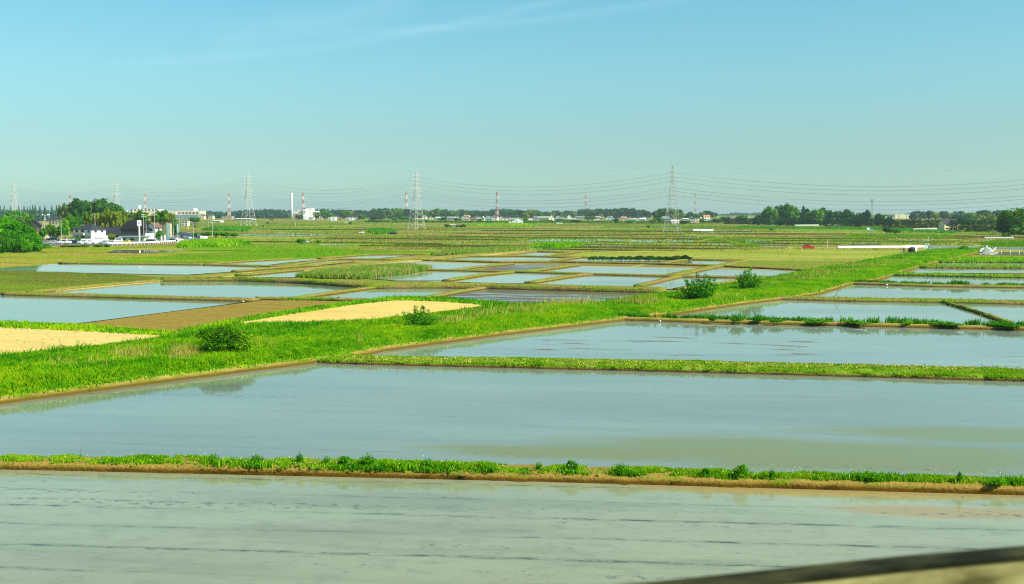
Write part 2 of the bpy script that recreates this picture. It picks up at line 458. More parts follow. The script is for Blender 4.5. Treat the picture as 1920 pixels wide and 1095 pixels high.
waters = [
 (M_W1, [(-420, 871), (0, 880), (960, 902), (1920, 929), (2300, 942), (3400, 1500), (-1800, 1500)]),
 (M_W2, [(-700, 852), (-260, 792), (-90, 768), (0, 753), (290, 715), (572, 680), (640, 680), (960, 690), (1460, 703), (1920, 716), (2300, 728), (2300, 915), (1920, 903), (960, 875), (0, 857)]),
 (M_W3, [(690, 661), (940, 627), (1164, 600), (1460, 609), (1920, 620), (2200, 627), (2200, 706), (1920, 694), (1460, 682), (960, 674), (700, 668)]),
 (M_WR, [(1235, 595), (1400, 568), (1484, 560), (1772, 567), (1894, 612), (1600, 604), (1262, 600)]),
 (M_WR, [(1790, 567), (1920, 571), (2200, 577), (2200, 622), (1905, 612)]),
 (M_WR, [(1510, 558), (1590, 533), (1920, 540), (2200, 545), (2200, 570), (1920, 565), (1540, 562)]),
 (M_WR, [(1625, 531), (1666, 516), (1920, 521), (2150, 524), (2150, 537), (1920, 534)]),
 (M_WR, [(1690, 512), (1726, 501), (1920, 503), (2150, 505), (2150, 515), (1920, 512)]),
 (M_WR, [(1744, 497.5), (1768, 491.5), (1920, 492), (2100, 493), (2100, 500), (1920, 499)]),
 (M_WR, [(1796, 487), (1809, 482.5), (1885, 483), (1893, 486.5)]),
 (M_WC, [(1826, 477), (1850, 472.5), (1935, 473), (1990, 479)]),
 (M_WL, [(-160, 545), (0, 552), (56, 554), (473, 564), (400, 574), (143, 606.5), (0, 603), (-200, 598)]),
 (M_WL, [(40, 551), (314, 527), (480, 528), (600, 534.5), (689, 541), (600, 553), (522, 561), (480, 560)]),
 (M_WL, [(560, 561.5), (739, 539), (893, 542), (791, 558), (690, 565)]),
 (M_WM, [(812, 560), (905, 542), (1240, 550), (1190, 560), (1080, 574), (930, 570)]),
 (M_WC, [(-60, 508), (0, 502), (60, 497.5), (110, 494.5), (383, 497), (440, 499), (535, 501), (520, 503), (440, 509), (350, 515), (307, 514.5), (0, 508)]),
 (M_WC, [(396, 496), (480, 490), (545, 486.5), (604, 486.5), (540, 492), (500, 497), (440, 498)]),
 (M_WC, [(530, 499), (590, 491), (665, 489.5), (640, 494), (585, 499)]),
 (M_WC, [(600, 485), (659, 478.5), (793, 477), (745, 481), (700, 485)]),
 (M_WM, [(655, 475), (700, 471.5), (770, 473), (720, 476)]),
 (M_WC, [(448, 519), (600, 506.5), (665, 501), (640, 508), (570, 520)]),
 (M_WC, [(672, 500), (760, 491), (933, 495), (900, 500), (845, 506.5), (806, 506)]),
 (M_WC, [(690, 522), (808, 510), (850, 508), (933, 511), (836, 526), (745, 526)]),
 (M_WC, [(858, 528.5), (948, 513.5), (992, 512), (1099, 514.5), (992, 531), (940, 531)]),
 (M_WC, [(1004, 532), (1106, 516), (1262, 519), (1194, 537), (1100, 535)]),
 (M_WC, [(1202, 538), (1276, 520), (1390, 522), (1345, 536), (1270, 543)]),
 (M_WM, [(868, 508.5), (962, 496), (1066, 497), (984, 510)]),
 (M_WC, [(1004, 511), (1092, 499.5), (1312, 503.5), (1254, 516)]),
 (M_WC, [(1262, 517), (1332, 505), (1512, 508), (1440, 521)]),
 (M_WC, [(808, 489), (872, 482), (1082, 483.5), (1036, 489.5), (940, 491)]),
 (M_WC, [(1042, 491.5), (1093, 485), (1292, 488), (1236, 494)]),
 (M_WC, [(1256, 495.5), (1295, 489), (1396, 490), (1351, 498)]),
 (M_WC, [(948, 479.5), (1000, 473), (1080, 474), (1022, 480.5)]),
 (M_WC, [(985, 452.5), (1000, 449), (1118, 447.5), (1176, 450), (1170, 454.5)]),
 (M_WC, [(1176, 454.5), (1184, 450), (1300, 450.5), (1306, 454.5)]),
 (M_WM, [(1278, 447), (1284, 444), (1332, 443.5), (1344, 446.5)]),
 (M_WC, [(1318, 460), (1326, 457), (1376, 458), (1390, 461)]),
 (M_WC, [(436, 441.5), (440, 438), (560, 437.5), (640, 441.5), (560, 442)]),
 (M_WC, [(200, 473.5), (214, 468.5), (342, 470), (262, 474.5)]),
 (M_WM, [(1382, 454), (1390, 450), (1430, 451), (1450, 455)]),
 (M_WM, [(1410, 460), (1416, 457), (1470, 457.5), (1480, 460.5)]),
 (M_WM, [(1590, 458), (1600, 455), (1660, 456), (1650, 458.5)]),
 (M_WC, [(1255, 435), (1262, 433), (1420, 434), (1410, 436)]),
 (M_WC, [(1700, 452), (1706, 449.5), (1745, 450.5), (1740, 453)]),
 (M_WC, [(1090, 462), (1100, 459.5), (1180, 460), (1175, 462.5)]),
 (M_WC, [(590, 459.5), (600, 457.5), (650, 458), (645, 460)]),
]
for i, (m, pts) in enumerate(waters):
    sheet('paddy_water', pts, m, 0.0)

M_BEIGE = field('pale_dry_soil', (.52, .395, .135), AL, row=1.6, vary=.26, green=(.20, .25, .04), gcov=.26, wet=(.42, .30, .085), wcov=.36)
M_BEIGE2 = field('pale_tilled_soil', (.53, .395, .12), AM, row=2.2, vary=.26, fine=1.6, wet=(.45, .32, .085), wcov=.38)
M_BROWN = field('brown_tilled_soil', (.215, .160, .035), AL, row=1.3, vary=.40, green=(.12, .15, .01), gcov=.34)
M_TAN = field('orange_fallow', (.28, .215, .040), AL, row=.5, green=(.14, .23, .008), gcov=.52, wet=(.17, .13, .03), wcov=.42, vary=.22)
M_GREENF = field('young_green_field', (.090, .215, .004), AM, row=.35, vary=.3, green=(.20, .25, .02), gcov=.44, wet=(.145, .135, .025), wcov=.40)
M_DARKF = field('damp_green_field', (.105, .110, .022), AL, row=.7, vary=.3, green=(.14, .29, .005), gcov=.42)
M_OLIVE = field('olive_field', (.165, .19, .030), AM, row=.5, vary=.18, green=(.12, .20, .015), gcov=.3)
M_PALEG = field('pale_stubble_field', (.28, .285, .06), AM, row=.35, vary=.2, green=(.17, .245, .015), gcov=.50, wet=(.20, .175, .045), wcov=.40)
M_ROAD = plain('grey_asphalt', (.13, .13, .125), .9, .2, .2)
M_PATH = field('sandy_track', (.42, .31, .10), AM, row=.5, vary=.15, green=(.16, .22, .03), gcov=.3)
fields = [
 ('dry_field', M_BEIGE, [(-400, 603), (0, 613.5), (160, 619), (318, 628), (250, 640), (120, 652), (0, 664), (-300, 695)]),
 ('dry_field', M_BEIGE2, [(430, 605), (560, 585), (680, 568), (745, 562.5), (820, 564), (912, 571), (860, 578), (760, 590), (660, 601), (560, 607), (480, 607)]),
 ('tilled_field', M_BROWN, [(146, 608), (300, 588), (485, 565), (560, 563), (650, 568), (560, 585), (430, 604), (330, 622)]),
 ('damp_field', M_DARKF, [(-200, 530), (-60, 509), (0, 508.5), (120, 510), (250, 516), (306, 522), (80, 546), (0, 551), (-200, 545)]),
 ('fallow_field', M_TAN, [(-500, 505), (-200, 482), (0, 476), (200, 474.5), (360, 476), (230, 486), (110, 494), (0, 501.5), (-300, 520)]),
 ('fallow_field', M_TAN, [(60, 468), (110, 461), (330, 460), (345, 463), (205, 468), (200, 474), (90, 475)]),
 ('green_field', M_GREENF, [(112, 494), (240, 485), (355, 476), (470, 470), (600, 466), (810, 471), (790, 476.5), (660, 478), (560, 486), (480, 489.5), (384, 497)]),
 ('green_field', M_GREENF, [(345, 463), (440, 459), (560, 459), (720, 464), (600, 466), (470, 470), (345, 469)]),
 ('olive_field', M_OLIVE, [(1356, 497), (1400, 490), (1500, 489), (1600, 489), (1560, 500), (1500, 506)]),
 ('stubble_field', M_PALEG, [(1400, 489), (1440, 483), (1500, 479), (1680, 476), (1650, 485), (1600, 489)]),
 ('stubble_field', M_PALEG, [(1060, 481), (1090, 474), (1200, 470), (1420, 467), (1690, 470), (1680, 476), (1500, 478.5), (1420, 485), (1396, 490), (1290, 487)]),
 ('dirt_track', M_PATH, [(0, 550.5), (60, 546), (300, 524), (440, 513), (640, 498), (760, 487), (960, 472), (1000, 470), (970, 474), (770, 490), (650, 501), (450, 516), (310, 527), (60, 550), (0, 553)]),
 ('parking_asphalt', M_ROAD, [(60, 460), (200, 459.5), (332, 454), (384, 448), (350, 438), (318, 440), (250, 446), (60, 452)]),
]
for i, (nm, m, pts) in enumerate(fields):
    sheet(nm, pts, m, .03 + .004*i)

# ------------------------------------------------------------------ earth banks between the paddies
def resample(pts, step):
    P = [Vector(p) for p in pts]; L = [0.0]
    for a, b in zip(P, P[1:]): L.append(L[-1] + (b-a).length)
    n = max(2, int(L[-1]/step) + 1); out = []
    for i in range(n + 1):
        s_ = L[-1]*i/n
        for k in range(len(P)-1):
            if s_ <= L[k+1] + 1e-9:
                f = (s_-L[k])/max(1e-9, L[k+1]-L[k]); out.append(P[k].lerp(P[k+1], f)); break
        else: out.append(P[-1])
    return out

def vnoise(P, s, seed):
    r = np.random.default_rng(seed); T = r.random((64, 64))
    x, y = P[..., 0]/s, P[..., 1]/s
    xi, yi = np.floor(x).astype(int), np.floor(y).astype(int); fx, fy = x-xi, y-yi
    fx, fy = fx*fx*(3-2*fx), fy*fy*(3-2*fy)
    g = lambda a, b: T[a % 64, b % 64]
    return (g(xi, yi)*(1-fx)+g(xi+1, yi)*fx)*(1-fy)+(g(xi, yi+1)*(1-fx)+g(xi+1, yi+1)*fx)*fy
rngb = np.random.default_rng(5)
GRASS = {}                                             # material -> list of (points, heights, widths)
def add_grass(key, P, h, w):
    GRASS.setdefault(key, []).append((np.asarray(P), np.asarray(h), np.asarray(w)))

def bund(name, pts, w, H, mat, back=None, center=False, grass=None, gh=.3, gt=(0, 1), jag=.10, key='verge', world=None, patchy=0.0):
    """front foot along pts (photo pixels on the water), w metres wide, H high"""
    line = world or [G(x, y) for x, y in pts]
    d = sum((p.length for p in line))/len(line)
    step = max(.45, d/190)
    C = resample(line, step)
    if back is not None:
        Bk = resample([G(x, y, H) for x, y in back], step)
    n = len(C); rows = []
    for i, p in enumerate(C):
        t_ = (C[min(i+1, n-1)] - C[max(i-1, 0)]); t_.z = 0; t_.normalize()
        nn = Vector((-t_.y, t_.x, 0))
        if not center and nn.dot(p) < 0: nn = -nn
        if center:
            f0 = p - nn*(w/2); ww = w
        elif back is not None:
            f0 = p; q = Bk[min(len(Bk)-1, int(i*len(Bk)/n))]; ww = max(.8, (q-p).dot(nn))
        else:
            f0 = p; ww = w
        j = lambda s_: float(rngb.normal(0, s_))
        rows.append([f0 + nn*j(jag) + Vector((0, 0, -.14)), f0 + nn*(.10+j(jag*.5)) + Vector((0, 0, H*.55)), f0 + nn*(.32*min(1, H/.35) + j(jag*.6)) + Vector((0, 0, H*.93 + j(.035))),
                     f0 + nn*(ww*.45) + Vector((0, 0, H*1.06 + j(.03))), f0 + nn*(ww*.8) + Vector((0, 0, H + j(.03))), f0 + nn*ww + Vector((0, 0, H*.75 + j(.03))), f0 + nn*(ww + .22 + abs(j(jag))) + Vector((0, 0, -.14))])
    m = MB(); k = len(rows[0])
    for r in rows: m.v += [tuple(v) for v in r]
    for i in range(n-1):
        for c in range(k-1): m.f.append((i*k+c, (i+1)*k+c, (i+1)*k+c+1, i*k+c+1))
    m.f += [tuple(range(k)), tuple(range((n-1)*k, n*k))[::-1]]
    o = tag(m.build(name, mat, smooth=True), kind='structure')
    if grass:
        A = np.array([[tuple(v) for v in r] for r in rows])
        area = sum((C[i+1]-C[i]).length for i in range(n-1))*w
        N = int(area*grass)
        i_ = rngb.integers(0, n-1, N); f = rngb.random(N)[:, None]
        t0, t1 = gt
        c = (t0 + (t1-t0)*rngb.random(N))*(k-2.001)+.0
        ci = c.astype(int); cf = (c-ci)[:, None]
        P = (A[i_, ci]*(1-f)+A[i_+1, ci]*f)*(1-cf)+(A[i_, ci+1]*(1-f)+A[i_+1, ci+1]*f)*cf
        px = d/F*1.9
        if patchy:
            m_ = vnoise(P, 1.1, 5)*.6+vnoise(P, .37, 6)*.4 > patchy; P = P[m_]; N = len(P)
        add_grass(key, P, gh*rngb.uniform(.35, 1.1, N)*(.45+1.1*vnoise(P, 2.1, 8)), np.full(N, max(.035, px*.75)))
    return o

M_B1 = soil('bank_soil', (.30, .21, .045), (.10, .055, .006), (.13, .23, .006), .40, .5, A1, 2.0, .20, 5)
M_B2 = soil('grassy_bank_soil', (.30, .22, .06), (.085, .055, .012), (.15, .25, .02), .62, .4, A2, 1.5, .2, 4)
M_B3 = soil('sandy_bank_soil', (.33, .26, .065), (.105, .075, .010), (.13, .22, .01), .42, .3, A3, 1.5, .30, 4)
M_BC = soil('clay_bund_soil', (.215, .165, .048), (.085, .065, .015), (.15, .20, .02), .46, .12, AM, 1.0, .17, 1.6)
M_BG = soil('green_bund_soil', (.24, .22, .05), (.075, .06, .015), (.13, .24, .015), .66, .15, A4, 1.0, .2, 2)
bund('earth_bank', [(-420, 871), (0, 881), (480, 889), (960, 902), (1440, 915), (1920, 928), (2300, 941)], 3.0, .35, M_B1, back=[(-420, 842), (0, 851), (480, 857), (960, 868), (1440, 883), (1920, 897), (2300, 909)], grass=230, gh=.15, gt=(.44, .99), patchy=.44, jag=.13)
bund('earth_bank', [(548, 679), (640, 683), (960, 690.5), (1460, 703), (1920, 716), (2300, 728)], 4.0, .36, M_B2, back=[(606, 660), (700, 666), (960, 669), (1460, 678), (1920, 690), (2300, 700)], grass=150, gh=.10, gt=(.32, .99), patchy=.34, key='mown', jag=.12)
bund('earth_bank', [(1132, 600), (1290, 605), (1460, 609), (1920, 620), (2200, 627)], 2.2, .34, M_B3, grass=30, gh=.62, gt=(.66, .98), jag=.1, patchy=.44, key='rush')
bund('earth_bank', [(1450, 562), (1600, 566), (1770, 568), (1920, 571.5), (2200, 577)], 3.2, .42, M_BC, grass=9, gh=.14, gt=(.3, 1), jag=.1)
bund('earth_bank', [(1570, 532), (1740, 538), (1920, 540.5), (2200, 545)], 3.2, .40, M_BC, grass=22, gh=.55, gt=(.6, 1), key='rush', patchy=.45)
bund('earth_bank', [(1650, 516), (1780, 519), (1920, 521.5), (2150, 524)], 5.0, .40, M_BG, grass=6, gh=.3, gt=(.2, 1))
bund('earth_bank', [(1730, 502.5), (1920, 503.5), (2150, 505)], 5.5, .4, M_BC, grass=8, gh=.3, gt=(.3, 1))
bund('earth_bank', [(1764, 492), (1920, 492.5), (2150, 493)], 12.0, .40, M_BG, grass=5, gh=.35, gt=(.1, 1))
bund('earth_bank', [(1768, 567.5), (1830, 586), (1892, 608)], .85, .34, M_BC, center=True, grass=4, gh=.08)
bund('earth_bank', [(300, 527.5), (440, 527), (560, 531), (620, 536), (690, 541), (830, 540.5), (905, 541), (1240, 549.5)], 6.5, .75, M_BC, back=[(300, 520), (440, 519), (560, 521), (620, 523), (690, 526), (830, 529), (905, 530), (1250, 538)], grass=3, gh=.12, gt=(.2, 1))
bund('earth_bank', [(0, 553.5), (60, 555), (240, 560), (473, 566)], 2.2, .45, M_BC, grass=2, gh=.12, gt=(.4, 1))
def cross(pts, w=2.0, H=.36, g=.8):
    bund('earth_bund', pts, w, H, M_BC, center=True, grass=g, gh=.13)
for pts, w in [
 ([(480, 561), (600, 562), (700, 565)], 1.6), ([(545, 562), (620, 551), (700, 540.5)], 2.2), ([(795, 561), (850, 550), (905, 541.5)], 2.4),
 ([(60, 549), (180, 537), (310, 526), (450, 515)], 3.4), ([(450, 517), (600, 503), (700, 494), (830, 482), (970, 472)], 4.2),
 ([(600, 485), (690, 478), (800, 477.5)], 2.6), ([(384, 497), (460, 499), (540, 500.5), (600, 499)], 2.4), ([(112, 494), (300, 496), (384, 497)], 2.0), ([(440, 510), (520, 503), (600, 497), (660, 491)], 2.6),
 ([(396, 496), (470, 490), (550, 486)], 1.8), ([(535, 500), (590, 491), (640, 486)], 2.2), ([(600, 487), (700, 487), (800, 488), (940, 492), (1040, 491), (1236, 495), (1350, 499), (1520, 507)], 4.0),
 ([(680, 500), (800, 507), (870, 508), (990, 511), (1100, 514.5), (1270, 519), (1440, 522)], 3.2), ([(838, 527), (900, 517), (960, 511.5)], 2.4), ([(845, 508), (900, 501), (960, 495.5)], 2.4),
 ([(995, 531), (1050, 522), (1105, 515)], 3.2), ([(986, 510.5), (1040, 503), (1080, 498)], 3.2), ([(1198, 537), (1240, 527), (1275, 519)], 2.6), ([(1258, 517), (1300, 509), (1335, 502), (1400, 489)], 4.2),
 ([(1036, 490), (1065, 486), (1095, 482)], 2.6), ([(1240, 494.5), (1270, 490), (1298, 486.5)], 2.6), ([(808, 489), (840, 485), (880, 481)], 2.4), ([(870, 481.5), (980, 481), (1090, 483), (1290, 487), (1400, 489)], 2.6),
 ([(930, 481), (970, 476), (1005, 472)], 2.8), ([(1000, 472), (1080, 473.5)], 2.0), ([(1022, 481), (1050, 477), (1085, 473)], 2.0), ([(1302, 455), (1320, 451), (1345, 446)], 3.0), ([(1118, 453), (1175, 454)], 2.4), ([(1172, 454), (1182, 449)], 2.4),
 ([(1345, 447), (1370, 454), (1390, 460)], 3.0), ([(1352, 498), (1378, 493), (1400, 489)], 2.2), ([(1270, 543), (1440, 521)], 2.0)]:
    cross(pts, w*.72)

# ------------------------------------------------------------------ the long green bank of the stream
FR = [(-260, 797), (-60, 768), (0, 758), (290, 719.5), (570, 684), (640, 676), (720, 659), (940, 629.5), (1165, 602), (1270, 589), (1400, 570.5), (1482, 560.5), (1540, 551), (1596, 534), (1650, 525), (1702, 508), (1745, 496), (1770, 489.5), (1808, 481), (1852, 469.5)]
BKp = [(-260, 690), (-60, 671), (0, 664), (110, 653), (250, 640), (330, 624), (440, 606), (560, 609), (660, 602), (760, 590), (860, 579), (915, 571), (1000, 570), (1060, 572), (1180, 558), (1260, 546), (1340, 534), (1430, 521), (1500, 508), (1560, 498), (1640, 484), (1730, 470), (1830, 464)]
FW = resample([G(*p) for p in FR], .6); 
nF = 560
def even(pts, n):
    A = np.array([tuple(p) for p in pts]); L = np.r_[0, np.cumsum(np.linalg.norm(np.diff(A, axis=0), axis=1))]
    u = np.linspace(0, L[-1], n); return np.stack([np.interp(u, L, A[:, k]) for k in range(3)], 1)
Fw0 = even([G(*p) for p in FR], nF)
Bw = even([G(x, y, .35) for x, y in BKp], nF)
# match the back edge to the front edge by distance so that cross-sections stay square to the bank
tg = np.gradient(Fw0, axis=0); tg /= np.linalg.norm(tg[:, :2], axis=1)[:, None]; nrm = np.stack([-tg[:, 1], tg[:, 0], np.zeros(nF)], 1)
fs = np.linspace(0, 1, nF)
idx = np.clip(np.array([np.argmin(np.abs((Bw[:, :2]-Fw0[i, :2]) @ tg[i, :2])) for i in range(nF)]), 0, nF-1)
idx = np.maximum.accumulate(idx)
kk = np.ones(31)/31; idx = np.convolve(np.pad(idx.astype(float), 15, mode='edge'), kk, 'valid')
Bm = np.stack([np.interp(idx, np.arange(nF), Bw[:, k]) for k in range(3)], 1)
Fw = Fw0 + nrm*1.0
def bank_xyz(s, t):
    """s, t in 0..1 along and across the bank"""
    u = s*(nF-1); i = np.minimum(u.astype(int), nF-2); f = (u-i)[..., None]
    a = Fw[i]*(1-f)+Fw[i+1]*f; b = Bm[i]*(1-f)+Bm[i+1]*f; tt = t[..., None]
    P = a*(1-tt)+b*tt
    prof = np.interp(t, [0, .02, .055, .10, .3, .5, .66, .82, .90, 1], [.36, .50, .74, .82, .74, .56, .56, .48, .34, .24])
    P[..., 2] = prof + (vnoise(P, 3.1, 1)-.5)*.34*np.sin(np.pi*t) + (vnoise(P, 11, 2)-.5)*.6*np.sin(np.pi*t)
    return P
ns, ntt = 420, 26
sg, tgd = np.meshgrid(np.linspace(0, 1, ns), np.linspace(0, 1, ntt), indexing='ij')
BP = bank_xyz(sg, tgd)
mb = MB(); mb.v = [tuple(p) for p in BP.reshape(-1, 3)]
for i in range(ns-1):
    for j in range(ntt-1): mb.f.append((i*ntt+j, (i+1)*ntt+j, (i+1)*ntt+j+1, i*ntt+j+1))
M_BANK = soil('mossy_bank_ground', (.14, .15, .03), (.10, .12, .02), (.085, .20, .012), .75, .2, 0, 1, .05, 3)
tag(mb.build('stream_bank', M_BANK, smooth=True), kind='structure')
bund('earth_bank', None, 1.25, .36, M_B3, world=[Vector(p) for p in Fw0[::3]], jag=.10, grass=9, gh=.16, gt=(.5, 1))

def bank_points(dens, trange=(0, 1), srange=(0, 1), dref=100.0, power=1.25, seed=1):
    r = np.random.default_rng(seed)
    s_ = np.linspace(*srange, 241); t_ = np.linspace(*trange, 13)
    sc, tcn = np.meshgrid((s_[:-1]+s_[1:])/2, (t_[:-1]+t_[1:])/2, indexing='ij')
    P = bank_xyz(sc, tcn)
    i = np.minimum((sc*(nF-1)).astype(int), nF-2)
    ls = np.linalg.norm(Fw0[i+1]-Fw0[i], axis=-1)*(nF-1)*(s_[1]-s_[0])
    lt = np.linalg.norm(Bm[i]-Fw[i], axis=-1)*(t_[1]-t_[0])
    d = np.maximum(P[..., 1], 60)
    n = r.poisson(np.clip(dens*ls*lt*np.minimum(1, (dref/d))**power, 0, 4e4))
    S_ = np.repeat(sc.ravel(), n.ravel()); T_ = np.repeat(tcn.ravel(), n.ravel())
    S_ = S_ + (r.random(len(S_))-.5)*(s_[1]-s_[0]); T_ = T_ + (r.random(len(T_))-.5)*(t_[1]-t_[0])
    return bank_xyz(np.clip(S_, 0, 1), np.clip(T_, 0, 1)), T_
# ------------------------------------------------------------------ grass, reeds and weeds
G0, G1, G2 = (.026, .185, .001), (.150, .430, .001), (.380, .530, .006)
L_GRASS = leafmat('bank_grass_blades', G0, G1, G2, .35, .11)
L_VERGE = leafmat('verge_blades', (.080, .260, .002), (.190, .410, .003), (.340, .460, .02), .3, .35)
L_BWEED = leafmat('bank_weed_leaves', (.040, .210, .002), (.130, .390, .003), (.300, .500, .010), .3, .8)
L_HERB = leafmat('bank_herb_leaves', (.014, .13, .001), (.055, .27, .002), (.150, .40, .004), .3, .25)
L_STRAW = leafmat('straw_blades', (.20, .20, .02), (.36, .32, .06), (.48, .42, .12), .2, .02)
L_MOWN = leafmat('mown_bank_grass', (.085, .26, .001), (.22, .42, .003), (.44, .50, .06), .25, .6)
L_RUSH = leafmat('rush_blades', (.022, .150, .003), (.060, .275, .005), (.140, .370, .008), .3, .2)
L_REED = leafmat('reed_blades', (.080, .260, .008), (.190, .350, .03), (.430, .390, .12), .3, .12)
L_DRY = leafmat('dry_stalks', (.26, .25, .03), (.42, .38, .07), (.54, .48, .12), .2, .5)
L_FAR = leafmat('far_verge_blades', (.070, .210, .003), (.140, .320, .006), (.25, .36, .02), .3, .02)

def blades(name, P, h, w, mat, lean=.35, k=3, seed=3, label=None):
    r = np.random.default_rng(seed)
    P = np.repeat(P, k, 0); h = np.repeat(h, k)*r.uniform(.6, 1.15, len(P)); w = np.repeat(w, k)
    n = len(P)
    P = P + np.c_[r.normal(0, 1, (n, 2))*w[:, None]*1.3, np.zeros(n)]
    a = r.uniform(0, np.pi, n); b = r.uniform(0, 2*np.pi, n)
    hw = np.c_[np.cos(a), np.sin(a), np.zeros(n)]*(w*r.uniform(.35, .8, n))[:, None]
    tip = np.c_[np.cos(b)*h*lean*r.random(n), np.sin(b)*h*lean*r.random(n), h]
    z0 = np.array([0, 0, -.05])
    mid = P + tip*np.array([.35, .35, .55])
    V = np.stack([P-hw+z0, P+hw+z0, mid+hw*.75, P+tip, mid-hw*.75], 1)
    o = link(bpy.data.objects.new(name, np_mesh(name, V, 5, mat)))
    return tag(o, kind='stuff')

P, T = bank_points(88, seed=11)
d = P[:, 1]
rk = np.random.default_rng(9)
lush = vnoise(P, 6, 21)*.6+vnoise(P, 1.7, 22)*.4
edge = np.clip(T/.03, .55, 1)*np.clip((1-T)/.16, .35, 1)
h = (.12+.50*lush**1.5)*edge*rk.uniform(.6, 1.3, len(P))
w = np.maximum(.04, d/F*1.9*.34)
blades('bank_grass', P, h, w, L_GRASS, lean=1.0, seed=12)
# darker, taller growth along the crest and the back edge
P, T = bank_points(5.5, (.45, .92), seed=13)
m = vnoise(P, 5, 31) > .42; P, T = P[m], T[m]
blades('bank_herbs', P, rk.uniform(.3, .75, len(P)), np.maximum(.07, P[:, 1]/F*1.9*.6), L_HERB, lean=.8, seed=14)
# dry stalks left over from winter
Ps = []
for (px, py, rx, ry, n) in [(250, 668, 40, 9, 240), (345, 668, 34, 10, 420), (150, 690, 80, 14, 120), (480, 650, 40, 12, 60), (672, 640, 20, 8, 40), (1070, 572, 60, 8, 420), (985, 585, 70, 10, 260), (1200, 566, 50, 6, 260), (1330, 560, 60, 6, 160), (1420, 538, 46, 5, 240), (1500, 524, 60, 5, 260), (1560, 512, 60, 4, 300), (1620, 500, 50, 4, 260), (1680, 492, 40, 3, 160), (840, 604, 60, 9, 160), (905, 592, 40, 6, 160), (782, 614, 10, 3, 60)]:
    for _ in range(n):
        g = G(px+random.gauss(0, rx*.5), py+random.gauss(0, ry*.5), .6); Ps.append((g.x, g.y, .5))
Ps = np.array(Ps); blades('dry_stalks', Ps, rk.uniform(.6, 1.25, len(Ps)), np.maximum(.03, Ps[:, 1]/F*.62), L_DRY, lean=.35, k=2, seed=15)
for key, nm, mt, ln in (('verge', 'verge_grass', L_VERGE, .7), ('mown', 'mown_grass', L_MOWN, .9), ('rush', 'rushes', L_RUSH, .35)):
    A = GRASS[key]; blades(nm, np.concatenate([a[0] for a in A]), np.concatenate([a[1] for a in A]), np.concatenate([a[2] for a in A]), mt, lean=ln, k=2, seed=16)

def patch(pts, dens, z=.05, seed=1):
    """points spread over a traced patch of ground"""
    r = random.Random(seed); Q = [G(x, y, z) for x, y in pts]
    x0, x1 = min(q.x for q in Q), max(q.x for q in Q); y0, y1 = min(q.y for q in Q), max(q.y for q in Q)
    area = abs(sum(Q[i].x*Q[i-1].y-Q[i-1].x*Q[i].y for i in range(len(Q))))/2
    N = min(26000, int(area*dens)); out = []
    def inside(x, y):
        c = False; j = len(Q)-1
        for i in range(len(Q)):
            if (Q[i].y > y) != (Q[j].y > y) and x < (Q[j].x-Q[i].x)*(y-Q[i].y)/(Q[j].y-Q[i].y)+Q[i].x: c = not c
            j = i
        return c
    tr = 0
    while len(out) < N and tr < N*40:
        tr += 1; x, y = r.uniform(x0, x1), r.uniform(y0, y1)
        if inside(x, y): out.append((x, y, z))
    return np.array(out) if out else np.zeros((0, 3))
def grass_patch(name, pts, dens, hh, mat, lean=.4, k=3, seed=1, wf=.8, z=.05):
    P = patch(pts, dens, z, seed)
    if len(P): blades(name, P, np.random.default_rng(seed).uniform(hh*.5, hh*1.15, len(P)), np.maximum(.06, P[:, 1]/F*1.9*wf), mat, lean, k, seed)
grass_patch('reed_bed', [(553, 520.5), (600, 512), (690, 503.5), (760, 500), (811, 505), (790, 509), (720, 518.5), (680, 522.5)], 16, 1.15, L_REED, .45, 4, 2, .5)
grass_patch('reed_bed', [(806, 478), (850, 472), (960, 466), (1000, 468), (960, 473), (860, 479)], 8, 1.2, L_REED, .45, 3, 3, .5)
grass_patch('tall_grass', [(334, 464), (345, 455), (440, 452), (470, 458), (420, 463)], 3, 1.6, L_GRASS, .3, 3, 4)
grass_patch('tall_grass', [(-60, 606), (0, 604), (140, 609), (300, 621), (335, 626), (318, 630), (150, 621), (0, 614), (-60, 612)], 14, .4, L_GRASS, .4, 3, 5)
grass_patch('tall_grass', [(330, 622), (430, 602), (560, 581), (690, 563), (745, 557.5), (830, 559), (915, 566), (960, 570), (915, 572), (820, 565), (745, 563), (680, 569), (560, 587), (440, 606), (360, 625)], 14, .45, L_GRASS, .4, 3, 6)
grass_patch('low_herbs', [(520, 562), (560, 559), (640, 560), (640, 563), (560, 564)], 3, .4, L_RUSH, .4, 3, 7)
grass_patch('tall_grass', [(990, 465), (1010, 459), (1080, 456), (1095, 462), (1040, 466)], 1.2, 1.3, L_GRASS, .3, 3, 8)
grass_patch('tall_grass', [(705, 440), (690, 434), (700, 431.5), (735, 433), (742, 437)], 1.2, 2.0, L_RUSH, .3, 3, 9)
grass_patch('tall_grass', [(1795, 492), (1800, 485), (1920, 485), (2050, 486), (2050, 492)], 3.0, .9, L_GRASS, .3, 3, 10)
grass_patch('tall_grass', [(1740, 470), (1760, 466), (1850, 468), (1830, 474), (1790, 482), (1760, 486)], 1.6, .8, L_GRASS, .3, 3, 11)
grass_patch('tall_grass', [(1850, 466), (1840, 456), (1870, 450), (1960, 452), (1960, 462)], .8, .6, L_FAR, .5, 3, 12)
grass_patch('tall_grass', [(1300, 448), (1335, 444), (1390, 452), (1430, 462), (1400, 463), (1350, 452)], .8, .5, L_FAR, .5, 3, 13)
grass_patch('tall_grass', [(1580, 446), (1600, 440), (1780, 441), (1790, 446)], .45, .6, L_FAR, .5, 3, 14)
grass_patch('tall_grass', [(1380, 427), (1390, 424), (1680, 427), (1800, 434), (1790, 438), (1600, 430)], .16, .8, L_RUSH, .3, 3, 15)
grass_patch('tall_grass', [(860, 424), (930, 419), (1010, 420), (1000, 425)], .08, 1.4, L_GRASS, .3, 3, 17)
